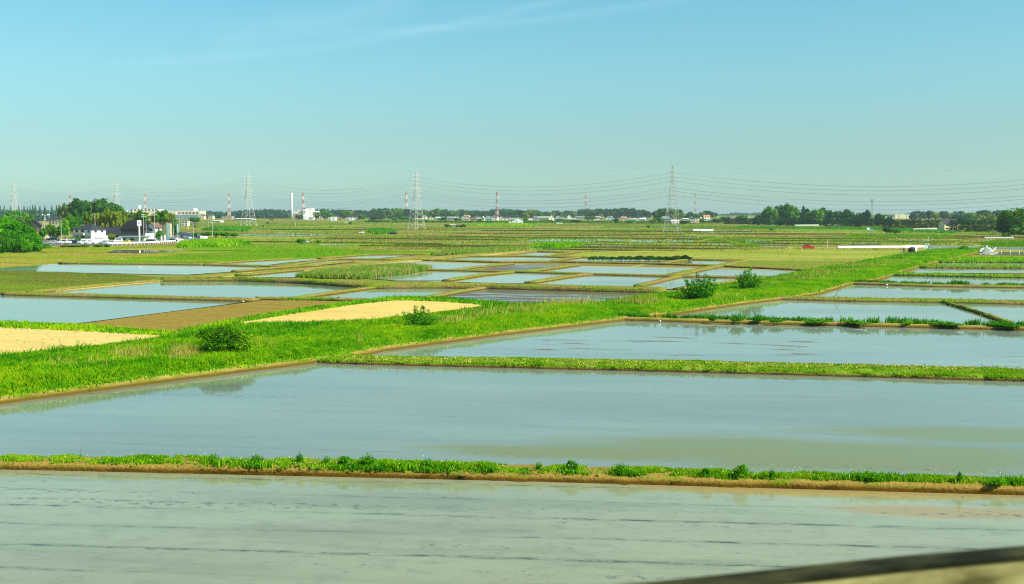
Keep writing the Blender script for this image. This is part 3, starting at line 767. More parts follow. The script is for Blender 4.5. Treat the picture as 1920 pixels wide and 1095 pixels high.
grass_patch('tall_grass', [(380, 432), (400, 427), (470, 428), (460, 434)], .35, 2.0, L_RUSH, .3, 3, 18)
for pts, dn, hh, mt in [([(112, 494), (240, 485), (355, 476), (470, 470), (600, 466), (810, 471), (790, 476.5), (660, 478), (560, 486), (480, 489.5), (384, 497)], .55, .28, L_FAR), ([(345, 463), (440, 459), (560, 459), (720, 464), (600, 466), (470, 470)], .4, .3, L_FAR), ([(-60, 509), (120, 510), (250, 516), (306, 522), (80, 546), (-60, 550)], .9, .18, L_FAR),
                      ([(1060, 481), (1200, 470), (1420, 467), (1690, 470), (1650, 485), (1600, 489), (1396, 490), (1290, 487)], .22, .22, L_STRAW), ([(1356, 497), (1400, 490), (1600, 489), (1560, 500), (1500, 506)], .5, .2, L_FAR), ([(-200, 482), (0, 476), (200, 474.5), (360, 476), (230, 486), (110, 494), (0, 501.5)], .3, .22, L_STRAW), ([(60, 468), (110, 461), (330, 460), (345, 463), (205, 468), (90, 475)], .3, .3, L_FAR),
                      ([(-100, 612), (0, 614), (160, 619), (300, 628), (250, 638), (0, 661), (-100, 670)], .22, .2, L_VERGE)]:
    grass_patch('field_sprouts', pts, dn, hh, mt, .7, 2, 50, .45, .06)
Wp = []
for x0, x1, n_, hz_ in [(380, 520, 900, .34), (590, 870, 2600, .36), (880, 1010, 500, .26), (1050, 1100, 500, .34), (1140, 1210, 700, .36), (1300, 1420, 700, .30), (1560, 1740, 1600, .34), (1840, 1960, 700, .30), (60, 260, 900, .22), (1440, 1560, 500, .22)]:
    for _ in range(int(n_*.36)):
        x = random.gauss((x0+x1)/2, (x1-x0)*.3); g = G(x, 861+(x/1920)*45+random.uniform(-5, 3), .35); Wp.append((g.x, g.y, .35, hz_))
Wp = np.array(Wp); blades('bank_weeds', Wp[:, :3], Wp[:, 3]*.85*rk.uniform(.3, 1.1, len(Wp))*(.4+1.2*vnoise(Wp, .9, 9)), np.full(len(Wp), .045), L_BWEED, .8, 3, 62)
Pq = np.array([tuple(G(640+1300*q_, 669+20.5*q_+random.gauss(0, 1.2)+(4 if i % 3 == 0 else 0), .46)) for i, q_ in enumerate([random.random() for _ in range(1300)])])
blades('mown_straw', Pq, np.full(len(Pq), .07), np.full(len(Pq), .07), L_DRY, 3.0, 2, 61)
# strips of long grass, straw and low earth banks along the far field edges
r = random.Random(41); FPS = {'green': [], 'dark': [], 'straw': []}
ux, uy = math.cos(FA), math.sin(FA)
fb = MB()
for k in range(520):
    px, py = r.uniform(330, 1930), 411.5 + 58*r.random()**1.15
    if px < 560 and py > 440 or 1560 < px and py > 458: continue
    c = G(px, py); sc_ = .45+c.y/900; L_ = r.uniform(30, 170)*sc_; wd = r.uniform(.6, 2.6)*sc_
    if k % 7 == 0:                                     # a low earth bank
        hh = r.uniform(.18, .36); ww = r.uniform(.8, 1.6); a0 = FA+r.uniform(-.05, .05)
        if r.random() < .12: a0 += math.pi/2+.15; L_ *= .4
        fb.box(c.x, c.y, -.2, L_, ww, hh+.2, a0); continue
    n = int(min(2200, L_*wd*.55*(700/max(300, c.y)))); key = r.choice(['green', 'green', 'green', 'dark', 'straw', 'straw'])
    for _k in range(n):
        a, b = r.uniform(-.5, .5)*L_, r.uniform(-.5, .5)*wd
        FPS[key].append((c.x+ux*a-uy*b, c.y+uy*a+ux*b, -.1))
tag(fb.build('field_bund', soil('far_bund_soil', (.27, .21, .07), (.14, .11, .03), (.10, .16, .01), .5, .05, FA, 1, .2, 1)), kind='structure')
for key, mt, hh in (('green', L_FAR, .7), ('dark', L_RUSH, .6), ('straw', L_STRAW, .6)):
    Fp = np.array(FPS[key]); blades({'green': 'field_edge_grass', 'dark': 'ditch_grass', 'straw': 'straw_grass'}[key], Fp, np.random.default_rng(2).uniform(hh*.35, hh, len(Fp)), np.maximum(.12, Fp[:, 1]/F*1.9*.5), mt, .5, 2, 42)
# small flowers and stubble on the nearest bank
fl = [G(random.uniform(380, 1920), 0) if False else None for _ in ()]
Pf = []
for _ in range(260):
    px = random.uniform(120, 1920); by = 856+(px/1920)*44
    g = G(px, by+random.uniform(-6, 10), .42); Pf.append((g.x, g.y, .40))
Pf = np.array(Pf); r_ = np.random.default_rng(77); n = len(Pf); hh = r_.uniform(.12, .42, n)
a = r_.uniform(0, np.pi, n); s_ = .022
V = np.stack([Pf+np.c_[-np.cos(a)*s_, -np.sin(a)*s_, hh], Pf+np.c_[np.zeros(n), np.zeros(n), hh-s_], Pf+np.c_[np.cos(a)*s_, np.sin(a)*s_, hh], Pf+np.c_[np.zeros(n), np.zeros(n), hh+s_]], 1)
tag(link(bpy.data.objects.new('white_flowers', np_mesh('white_flowers', V, 4, plain('white_petals', (.75, .74, .6), .8)))), kind='stuff')

# ------------------------------------------------------------------ crowns: leaf clumps spread through lumpy volumes
def crown_lobes(kind, r):
    L = []
    if kind == 'round':
        L.append((0, 0, .55, .36, .36, .36))
        for i in range(15):
            a = i*2.4+r.uniform(-.4, .4); z = r.uniform(.22, .92); q = .46*math.sqrt(max(.05, 1-((z-.5)/.52)**2))*r.uniform(.55, .85)
            s = r.uniform(.12, .22); L.append((q*math.cos(a), q*math.sin(a), z*.9+.02, s, s, s*.8))
    elif kind == 'broad':
        for i in range(14):
            a = i*2.4; q = .36*math.sqrt((i+.3)/14); s = r.uniform(.13, .2)
            L.append((q*math.cos(a)*1.05, q*math.sin(a), .72-q*.45+r.uniform(-.06, .12), s, s, s*.75))
        for i in range(7):
            a = i*.9+.4; L.append((.36*math.cos(a), .36*math.sin(a), r.uniform(.3, .5), .12, .12, .14))
    elif kind == 'cone':
        for i in range(16):
            z = i/15; q = .42*(1-z)**.85+.03; a = i*2.4
            L.append((q*.35*math.cos(a), q*.35*math.sin(a), .06+z*.86, q*.85, q*.85, .085))
    elif kind == 'dome':
        L.append((0, 0, .42, .38, .38, .46))
        for i in range(16):
            a = i*2.4; z = r.uniform(.1, .85); q = .42*math.sqrt(max(.04, 1-(z/.95)**2)); s = r.uniform(.12, .18)
            L.append((q*math.cos(a), q*math.sin(a), z, s, s, s))
    elif kind == 'bamboo':
        for i in range(34):
            a = i*2.4+r.uniform(-.5, .5); q = .40*math.sqrt((i+.5)/34); z = r.uniform(.18, .93)*(1-.25*q)
            s = r.uniform(.07, .13); L.append((q*math.cos(a), q*math.sin(a), z, s, s, r.uniform(.08, .15)))
    elif kind == 'shrub':
        for i in range(20):
            a = i*2.4; q = .40*math.sqrt((i+.5)/20); s = r.uniform(.10, .17)
            z = .78*math.sqrt(max(.06, 1-(q/.5)**2))*r.uniform(.45, 1.0)
            L.append((q*math.cos(a), q*math.sin(a), z, s, s, s*1.05))
            if i % 2: L.append((q*math.cos(a)*.9, q*math.sin(a)*.9, z*.4+.05, s, s, s))
    elif kind == 'spray':                              # open bush of upright shoots
        for i in range(26):
            a = i*2.4; q = .44*math.sqrt((i+.5)/26); top = r.uniform(.6, 1.0)*(1-.45*(q/.46)**2)
            for k in range(5):
                f = (k+.5)/5
                L.append((q*math.cos(a)*(.45+.6*f), q*math.sin(a)*(.45+.6*f), top*f, .085*(1.3-.75*f), .085*(1.3-.75*f), top*.11))
    elif kind == 'arch':                               # a spreading bush, hollow and dark underneath
        for i in range(34):
            a = i*2.4; u_ = (i+.5)/34; q = .46*math.sqrt(u_); z = .86*math.sqrt(max(.0, 1-(q/.5)**2))+r.uniform(-.05, .12)
            s = r.uniform(.065, .115); L.append((q*math.cos(a), q*math.sin(a), max(.2, z), s*1.1, s*1.1, s*.9))
        for i in range(9):
            a = i*2.4; q = .34*math.sqrt((i+.5)/9); s = r.uniform(.06, .09); L.append((q*math.cos(a), q*math.sin(a), r.uniform(.10, .55), s, s, s))
        for i in range(22):
            a = r.uniform(-1.2, 1.0); q = r.uniform(.30, .46); s = r.uniform(.045, .085)
            L.append((q*math.cos(a), q*math.sin(a), r.uniform(.12, .55), s, s, s))
        for i in range(8):
            a = r.uniform(3.6, 5.6); q = r.uniform(.25, .42); s = r.uniform(.03, .06)
            L.append((q*math.cos(a), q*math.sin(a), r.uniform(.08, .3), s, s, s))
    elif kind == 'hedge':
        for i in range(10):
            for j in range(3):
                L.append((-.46+.92*i/9, r.uniform(-.3, .3), .2+.3*j+r.uniform(-.04, .05), .085, .28, .2))
    return L
_crown = {}
def crown_mesh(kind, var, n, size, mat, shell=.5, flat=1.0):
    key = (kind, var, n)
    if key in _crown: return _crown[key]
    r = random.Random(hash((kind, var)) % 1000 if False else (sum(map(ord, kind))*7+var)); L = crown_lobes(kind, r)
    q = np.random.default_rng(sum(map(ord, kind))+var*17)
    A = np.array(L); wgt = (A[:, 3]*A[:, 4]*A[:, 5])**(.667); wgt /= wgt.sum()
    i = q.choice(len(A), n, p=wgt); d = q.normal(0, 1, (n, 3)); d /= np.linalg.norm(d, axis=1)[:, None]
    rad = shell+(1-shell)*q.random(n)**.7
    rad *= 1+.12*q.normal(0, 1, n)
    C = A[i, :3]+d*A[i, 3:]*rad[:, None]; C[:, 2] = np.maximum(C[:, 2], .01)
    N = d*flat+q.normal(0, .42, (n, 3)); N[:, 2] += .2; N /= np.linalg.norm(N, axis=1)[:, None]
    U = np.cross(N, q.normal(0, 1, (n, 3))); U /= np.linalg.norm(U, axis=1)[:, None]; Wv = np.cross(N, U)
    s = size*q.uniform(.55, 1.35, n)[:, None]
    V = np.stack([C-U*s, C-Wv*s*.62, C+U*s, C+Wv*s*.62], 1)
    me = np_mesh('crown_'+kind, V, 4, mat); _crown[key] = me
    return me
BARK = plain('rough_bark', (.11, .085, .055), .9, .3, 3)
def trunk_mesh(kind):
    if ('trunk', kind) in _crown: return _crown[('trunk', kind)]
    m = MB(); r = random.Random(4)
    if kind in ('shrub', 'spray', 'hedge', 'arch'):
        for i in range(9):
            a = i*2.4; q = .05+.03*i; m.tube((.03*math.cos(a), .03*math.sin(a), 0), (q*math.cos(a), q*math.sin(a), .55+.2*r.random()), .012, .004, 4)
    elif kind == 'bamboo':
        for i in range(12):
            a = i*2.4; q = .3*math.sqrt(i/12); m.tube((q*math.cos(a), q*math.sin(a), 0), (q*1.1*math.cos(a), q*1.1*math.sin(a), .8), .012, .006, 4)
    else:
        m.tube((0, 0, -.01), (.01, .005, .3), .045, .034, 7, False); m.tube((.01, .005, .3), (0, 0, .8 if kind == 'cone' else .6), .034, .012, 6, False)
        if kind != 'cone':
            for i in range(7):
                a = i*2.1; z = .24+.05*i; m.tube((0, 0, z), (.28*math.cos(a), .28*math.sin(a), z+.26), .018, .006, 5, False)
    me = m.mesh('trunk_'+kind, BARK); _crown[('trunk', kind)] = me; return me
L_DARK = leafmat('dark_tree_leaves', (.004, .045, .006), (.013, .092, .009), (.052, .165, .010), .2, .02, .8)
L_HAZE_TEAL = leafmat('haze_tinted_leaves', (.022, .085, .050), (.038, .128, .075), (.060, .165, .080), .2, .01, .8)  # distance haze painted into the leaf colour, on top of the hazy air
L_MID = leafmat('green_tree_leaves', (.022, .130, .004), (.060, .220, .006), (.140, .310, .010), .25, .03, .8)
L_BRIGHT = leafmat('fresh_green_leaves', (.030, .190, .001), (.080, .330, .002), (.180, .430, .006), .3, .06, .6)
L_LIME = leafmat('lime_leaves', (.060, .250, .001), (.160, .400, .002), (.290, .480, .006), .35, .25, .4)
L_OLIVE = leafmat('yellowish_bamboo_leaves', (.060, .150, .004), (.150, .255, .008), (.290, .340, .025), .3, .03, .8)
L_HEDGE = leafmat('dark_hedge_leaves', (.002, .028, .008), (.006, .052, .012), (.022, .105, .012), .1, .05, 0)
L_BUSH = leafmat('deep_bush_leaves', (.020, .150, .002), (.065, .290, .002), (.170, .410, .006), .3, .5, .4)
L_HOLLOW = leafmat('lime_and_shade_leaves', (.003, .035, .001), (.032, .17, .001), (.30, .50, .005), .10, .35, .1, .8)  # darkest tones paint the bush's shaded hollow, lime ones its highlights
LM = dict(hedge=L_HEDGE, hollow=L_HOLLOW, dark=L_DARK, teal=L_HAZE_TEAL, mid=L_MID, bright=L_BRIGHT, lime=L_LIME, olive=L_OLIVE, bush=L_BUSH, rush=L_RUSH)
tree_n = [0]
def tree(px, top, base, wpx, kind, mat, label, cat='tree', group=None, n=1500, size=.045, z=0.0, name=None, depth=1.0, shell=.5):
    g = G(px, base, z); s = mpp(g)
    W_ = wpx*s; H_ = max(.2, (base-top)*s*1.02)
    tree_n[0] += 1; var = tree_n[0] % 3
    e = empty(name or ('shrub' if kind in ('shrub', 'spray') else 'tree'), g, random.uniform(0, 6.28) if kind not in ('hedge', 'arch') else 0, label, cat, group, (W_, W_*depth, H_))
    use('trunk' if kind not in ('shrub', 'spray', 'hedge', 'arch') else 'stems', trunk_mesh(kind), e)
    use('crown', crown_mesh(kind, var, n, size, L_MID, shell), e, LM[mat])
    return e
# ------------------------------------------------------------------ labels that count from landmarks one can find
ORD = 'first second third fourth fifth sixth seventh eighth ninth tenth eleventh twelfth thirteenth fourteenth fifteenth sixteenth seventeenth eighteenth nineteenth twentieth twenty-first twenty-second twenty-third twenty-fourth twenty-fifth twenty-sixth twenty-seventh twenty-eighth twenty-ninth thirtieth'.split()
MARKS = [(-999, 'the left edge of the view'), (28, 'the leftmost white pylon'), (133, 'the leftmost red and white mast'), (219, 'the pylon behind dark trees'), (466, 'the pylon left of the chimney'), (549, 'the white chimney'), (700, 'the white block above trees'),
         (781, 'the middle lattice pylon'), (850, 'the white shed among dark shrubs'), (932, 'the mast over the grey-roofed house'), (1000, 'the white gabled house'), (1098, 'the mast behind the long wood'), (1170, 'the pinkish roof'), (1260, 'the tallest pylon'), (1345, 'the orange roof'), (1455, 'the white gable beside big trees'), (1635, 'the antenna mast'), (1785, 'the house gap in the hedge')]
_cnt = {}
def nth(noun, px):
    mk = [m for m in MARKS if m[0] <= px][-1]
    k = (noun, mk[1]); _cnt[k] = _cnt.get(k, 0) + 1
    return f"{ORD[min(29, _cnt[k]-1)]} {noun} right of {mk[1]}"

C_ = {}
def paint(name, c, rough=.6, vary=.08, spec=.35, scale=.6, metal=0.0):
    if name not in C_: C_[name] = plain(name, c, rough, vary, scale, spec, metal)
    return C_[name]
WHITE = paint('white_paint', (.80, .79, .74)); CREAM = paint('cream_plaster', (.72, .62, .40)); TANW = paint('tan_siding', (.46, .36, .20)); PINK = paint('pinkish_plaster', (.56, .42, .36))
GREYW = paint('grey_siding', (.34, .34, .33)); DARKW = paint('dark_timber', (.05, .045, .04)); TEALW = paint('pale_teal_siding', (.30, .46, .44)); BLUEW = paint('blue_grey_siding', (.20, .27, .32)); BROWNW = paint('brown_siding', (.22, .15, .10))
R_DARK = paint('dark_roof_tiles', (.035, .037, .042), .5); R_GREY = paint('grey_roof_tiles', (.23, .24, .24), .6); R_ORANGE = paint('orange_roof_tiles', (.50, .20, .07)); R_BROWN = paint('brown_roof', (.17, .10, .07)); R_BLUE = paint('blue_roof', (.06, .13, .26)); R_TEAL = paint('teal_roof', (.12, .28, .26)); R_WHITE = paint('white_sheet_roof', (.72, .71, .66)); R_BLACK = paint('black_roof_tiles', (.016, .016, .018), .55); R_PINK = paint('pinkish_roof', (.40, .25, .20)); R_GREEN = paint('grey_green_roof', (.26, .31, .24))
GLASS = paint('dark_window_glass', (.03, .045, .05), .15, .1, .6); CONC = paint('pale_concrete', (.38, .37, .32), .85, .15); GALV = paint('galvanised_steel', (.56, .565, .53), .45, .06, .4); STEELW = paint('white_pylon_steel', (.52, .52, .48), .5, .06)
POLE = paint('concrete_pole', (.46, .43, .36), .8, .1); WIRE = paint('dark_cable', (.035, .045, .05), .6); BLACKP = paint('black_rubber', (.015, .015, .016), .8); RED = paint('red_car_paint', (.55, .012, .008), .25, .04, .5); YELLOW = paint('yellow_car_paint', (.75, .62, .02), .3, .04, .5)
SILVER = paint('silver_car_paint', (.55, .57, .58), .3, .04, .5, metal=.3); NAVY = paint('navy_car_paint', (.02, .035, .07), .25, .04, .5); BLACKC = paint('black_car_paint', (.016, .018, .02), .25, .04, .5); WHITEC = paint('white_car_paint', (.80, .80, .78), .3, .03, .5); BLUEC = paint('light_blue_car_paint', (.30, .45, .62), .3, .04, .5)
RIM = paint('alloy_rim', (.45, .45, .45), .35, .04, .5); LENS = paint('lamp_lens', (.75, .75, .70), .2, .02, .6); TEALP = paint('teal_painted_steel', (.17, .40, .36), .5); SKYP = paint('pale_blue_steel', (.45, .66, .70), .5); ORANGE = paint('orange_cladding', (.70, .38, .08)); BLOCK = paint('white_block_wall', (.78, .76, .70), .85)

# ------------------------------------------------------------------ buildings
def slab(m, a, b, c, d, th):
    a, b, c, d = (Vector(v) for v in (a, b, c, d)); n = (b-a).cross(d-a).normalized()*th
    k = len(m.v); m.v += [tuple(v) for v in (a, b, c, d, a+n, b+n, c+n, d+n)]
    m.f += [(k+3, k+2, k+1, k), (k+4, k+5, k+6, k+7)] + [(k+i, k+(i+1) % 4, k+4+(i+1) % 4, k+4+i) for i in range(4)]
def house(px, base, wpx, hpx, wall, roof, rtype, label, rz=0.0, dep=.85, rf=.42, floors=0, nw=None, ov=.45, cat='house', group=None, name='house', z=0.0, sidewin=True, wmat=None, ridge=.0, door=True, wf=.55):
    g = G(px, base, z); s = mpp(g)
    w, H = wpx*s, hpx*s
    cw = abs(math.cos(rz))+dep*abs(math.sin(rz)) if rz else 1
    w /= cw
    d = w*dep; e = H if rtype == 'flat' else H*(1-rf)
    o = empty(name, g, rz, label, cat, group)
    y0 = 0.0; x0, x1 = -w/2, w/2
    m = MB().box(0, d/2, -.3, w, d, e+.3)
    if rtype == 'gable_y':
        for y in (0, d): m.poly([(x0, y, e), (x1, y, e), (0, y, H-.02)] if y == 0 else [(x1, y, e), (x0, y, e), (0, y, H-.02)])
    if rtype == 'gable_x':
        for x in (x0, x1): m.poly([(x, d, e), (x, 0, e), (x, d/2, H-.02)] if x == x0 else [(x, 0, e), (x, d, e), (x, d/2, H-.02)])
    if rtype == 'shed':
        for x in (x0, x1): m.poly([(x, 0, e), (x, d, e), (x, d, H-.02)])
        m.poly([(x0, d, e), (x1, d, e), (x1, d, H-.02), (x0, d, H-.02)])
    wl = m.build('wall', wall, o)
    rm = MB(); th = max(.12, min(.25, H*.03))
    if rtype == 'flat':
        rm.box(0, d/2, e, w+.3, d+.3, th*1.6)
    elif rtype == 'gable_x':
        k = (H-e)/(d/2)
        slab(rm, (x0-ov, -ov, e-ov*k), (x1+ov, -ov, e-ov*k), (x1+ov, d/2, H), (x0-ov, d/2, H), th); slab(rm, (x1+ov, d+ov, e-ov*k), (x0-ov, d+ov, e-ov*k), (x0-ov, d/2, H), (x1+ov, d/2, H), th)
    elif rtype == 'gable_y':
        k = (H-e)/(w/2)
        slab(rm, (x0-ov, d+ov, e-ov*k), (x0-ov, -ov, e-ov*k), (0, -ov, H), (0, d+ov, H), th); slab(rm, (x1+ov, -ov, e-ov*k), (x1+ov, d+ov, e-ov*k), (0, d+ov, H), (0, -ov, H), th)
    elif rtype == 'shed':
        slab(rm, (x0-ov, -ov, e), (x1+ov, -ov, e), (x1+ov, d+ov, H), (x0-ov, d+ov, H), th)
    elif rtype == 'hip':
        q = min(w, d)/2*.95; a = (-w/2-ov, -ov, e); b = (w/2+ov, -ov, e); c = (w/2+ov, d+ov, e); f = (-w/2-ov, d+ov, e)
        r0, r1 = ((-w/2+q, d/2, H), (w/2-q, d/2, H)) if w >= d else ((0, q, H), (0, d-q, H))
        if w >= d: rm.poly([a, b, r1, r0]).poly([c, f, r0, r1]).poly([b, c, r1]).poly([f, a, r0])
        else: rm.poly([a, b, r0]).poly([b, c, r1, r0]).poly([c, f, r1]).poly([f, a, r0, r1])
        rm.poly([f, c, b, a]); rm.box(0, d/2, e-.16, w+2*ov-.05, d+2*ov-.05, .13)
    rm.build('roof', roof, o)
    fl = floors or max(1, int(round(e/3.0))); n = nw if nw is not None else max(1, min(4, int(w/3.2)))
    for f in range(fl):
        zc = e*(f+.5)/fl; hh = min(1.5, e/fl*.48); ww = min(1.9, w/max(1, n)*wf)
        for i in range(n):
            x = x0+w*(i+.5)/n
            if f == 0 and door and i == n-1 and n > 1:
                MB().box(x, -.02, 0, min(1.1, ww), .06, min(2.1, e*.8)).build('door', wmat or BROWNW, o); continue
            MB().box(x, -.015, zc-hh/2, ww, .06, hh).build('window', GLASS, o)
        if sidewin and n:
            MB().box(x1+.015, d*.5, zc-hh/2, .06, min(1.7, d*.25), hh).build('window', GLASS, o)
    return o

# ------------------------------------------------------------------ vehicles
PROF = {
 'hatch': ([(-1.88, .32), (-1.93, .85), (-1.72, 1.36), (-1.35, 1.52), (.05, 1.52), (.78, 1.06), (1.62, .92), (1.92, .66), (1.9, .32)], 1.66, [(-1.5, 1.0), (-1.42, 1.40), (.0, 1.40), (.55, 1.06)]),
 'sedan': ([(-2.2, .30), (-2.26, .86), (-1.62, .98), (-.98, 1.43), (.22, 1.43), (.98, .98), (2.02, .84), (2.24, .55), (2.22, .30)], 1.72, [(-1.28, 1.0), (-.88, 1.33), (.14, 1.33), (.66, 1.0)]),
 'van': ([(-1.66, .30), (-1.70, 1.05), (-1.62, 1.86), (-1.4, 1.92), (.86, 1.92), (1.30, 1.12), (1.66, .95), (1.70, .30)], 1.5, [(-1.45, 1.15), (-1.42, 1.72), (.72, 1.72), (1.02, 1.15)]),
 'suv': ([(-2.2, .36), (-2.26, 1.0), (-2.1, 1.62), (-1.8, 1.76), (.1, 1.76), (.85, 1.16), (1.95, 1.04), (2.22, .75), (2.2, .36)], 1.82, [(-1.9, 1.16), (-1.78, 1.62), (.02, 1.62), (.6, 1.16)]),
 'truck': ([(.42, .36), (.42, 1.76), (1.12, 1.78), (1.52, 1.06), (1.66, .94), (1.68, .36)], 1.46, [(.58, 1.08), (.58, 1.6), (1.0, 1.6), (1.25, 1.08)]),
}
_car = {}
def car(px, base, kind, col, label, rz=0.0, z=.06, group=None, scale=1.0, roof=None, name=None, extra=None, g=None):
    g = g or G(px, base, z); prof, wd, win = PROF[kind]; hw = wd/2
    o = empty(name or {'truck': 'pickup_truck', 'van': 'van'}.get(kind, 'car'), g, rz, label, {'truck': 'truck', 'van': 'van'}.get(kind, 'car'), group, (scale,)*3)
    ins = lambda x, zz: max(0, zz-.98)*.22
    if kind not in _car:
        zt = max(p[1] for p in prof)
        body = MB().prism_y(prof, -hw, hw, ins)
        if kind == 'truck':
            body.box(-.62, 0, .62, 2.1, wd, .1)
            for sy in (-1, 1): body.box(-.62, sy*(hw-.03), .72, 2.1, .05, .3)
            body.box(-1.66, 0, .72, .05, wd-.12, .3); body.box(-.5, 0, .36, 2.3, .7, .22)
        side = MB()
        for sy in (-1, 1):
            pts = [(x, sy*(hw-ins(x, zz)+.012), zz) for x, zz in win]; side.poly(pts if sy < 0 else pts[::-1])
        shield = MB(); top = [p for p in prof if p[1] > zt-.25]; a = max(top, key=lambda p: p[0]); b = prof[prof.index(a)+1]
        f = lambda t_: (a[0]+(b[0]-a[0])*t_+.02, a[1]+(b[1]-a[1])*t_+.012)
        (u0, v0), (u1, v1) = f(.12), f(.93); shield.poly([(u1, -hw+.16, v1), (u1, hw-.16, v1), (u0, hw-.28, v0), (u0, -hw+.28, v0)])
        rear = MB(); c = min(top, key=lambda p: p[0]); d = prof[prof.index(c)-1]; f2 = lambda t_: (c[0]+(d[0]-c[0])*t_-.02, c[1]+(d[1]-c[1])*t_+.004)
        (u0, v0), (u1, v1) = f2(.12), f2(.75); rear.poly([(u0, -hw+.28, v0), (u0, hw-.28, v0), (u1, hw-.2, v1), (u1, -hw+.2, v1)])
        tyre = MB(); rim = MB()
        for i in range(14):
            pass
        def disc(m, r0, w0):
            k = 14; n = len(m.v)
            for y in (-w0/2, w0/2):
                for i in range(k): m.v.append((r0*math.cos(2*math.pi*i/k), y, r0*math.sin(2*math.pi*i/k)))
            m.f.append(tuple(range(n, n+k))); m.f.append(tuple(range(n+2*k-1, n+k-1, -1)))
            for i in range(k): m.f.append((n+(i+1) % k, n+i, n+k+i, n+k+(i+1) % k))
        disc(tyre, .31, .2); disc(rim, .19, .222)
        lamp = MB().box(0, 0, 0, .06, .34, .16)
        _car[kind] = [body.mesh('car_body', WHITEC), side.mesh('side_glass', GLASS), shield.mesh('windscreen', GLASS), rear.mesh('rear_glass', GLASS), tyre.mesh('tyre', BLACKP), rim.mesh('rim', RIM), lamp.mesh('lamp', LENS)]
    M = _car[kind]
    use('body', M[0], o, col); use('side_window', M[1], o); use('windscreen', M[2], o); use('rear_window', M[3], o)
    L0, L1 = prof[0][0], prof[-1][0]
    if kind == 'truck': L0 = -1.66
    for x in (L0+.62, L1-.62):
        for sy in (-1, 1):
            w_ = use('wheel', M[4], o); w_.location = (x, sy*(hw-.09), .31); use('rim', M[5], w_)
    for sy in (-1, 1):
        h_ = use('headlight', M[6], o); h_.location = (L1-.0, sy*(hw-.26), .64)
    if roof is not None:
        zt = max(p[1] for p in prof); MB().box(-.55, 0, zt-.005, 1.5, wd-.5, .16).build('roof_box', roof, o)
    return o

# ------------------------------------------------------------------ poles, rails, masts
def pole(px, base, top, label, arms=2, r=.16, mat=None, z=0.0, lean=0.0, lamp=False, group=None, name=None, head=None):
    g = G(px, base, z); s = mpp(g); h = (base-top)*s
    o = empty(name or ('street_lamp' if lamp else 'utility_pole'), g, random.uniform(-.5, .5), label, 'street lamp' if lamp else 'pole', group)
    MB().tube((0, 0, -.3), (0, lean*h, h), r, r*.62, 8).build('pole_shaft', mat or POLE, o)
    if lamp:
        MB().tube((0, 0, h-.1), (.9, 0, h+.12), .05, .05, 6).build('lamp_arm', mat or POLE, o); MB().box(1.25, 0, h+.05, .9, .34, .16).build('lamp_head', LENS, o)
    for i in range(arms):
        MB().box(0, 0, h-.5-i*.8, 1.9, .12, .12).build('crossarm', mat or GALV, o)
        for k in (-.8, -.3, .3, .8): MB().lathe([(.05, h-.38-i*.8), (.07, h-.28-i*.8), (.04, h-.14-i*.8)], 6, k, 0).build('insulator', WHITE, o)
    if head == 'transformer': MB().lathe([(.25, h-2.6), (.27, h-2.5), (.27, h-1.75), (.2, h-1.65)], 8, .35, 0).build('transformer', GALV, o)
    return o

def rail(pts, h, label, mat=None, every=2.0, name='guard_rail', cat='railing', thick=.35, z=.05, wide=.12, bars=1, pmat=None):
    L = resample([G(x, y, z) for x, y in pts], every); c = L[0].copy(); c.z = 0
    o = empty(name, c, 0, label, cat)
    m = MB()
    for b in range(bars):
        zb = h-thick-b*(h*.5)
        for a, q in zip(L, L[1:]):
            d = q-a; mid = (a+q)/2-c
            m.box(mid.x, mid.y, z+zb, d.length, wide, thick, math.atan2(d.y, d.x))
    m.build('rail', mat or WHITE, o)
    for p in L:
        d = p-c; MB().box(d.x, d.y+wide*.5+.06, -.2, .16, .12, h+.2-.03).build('post', pmat or mat or WHITE, o)
    return o

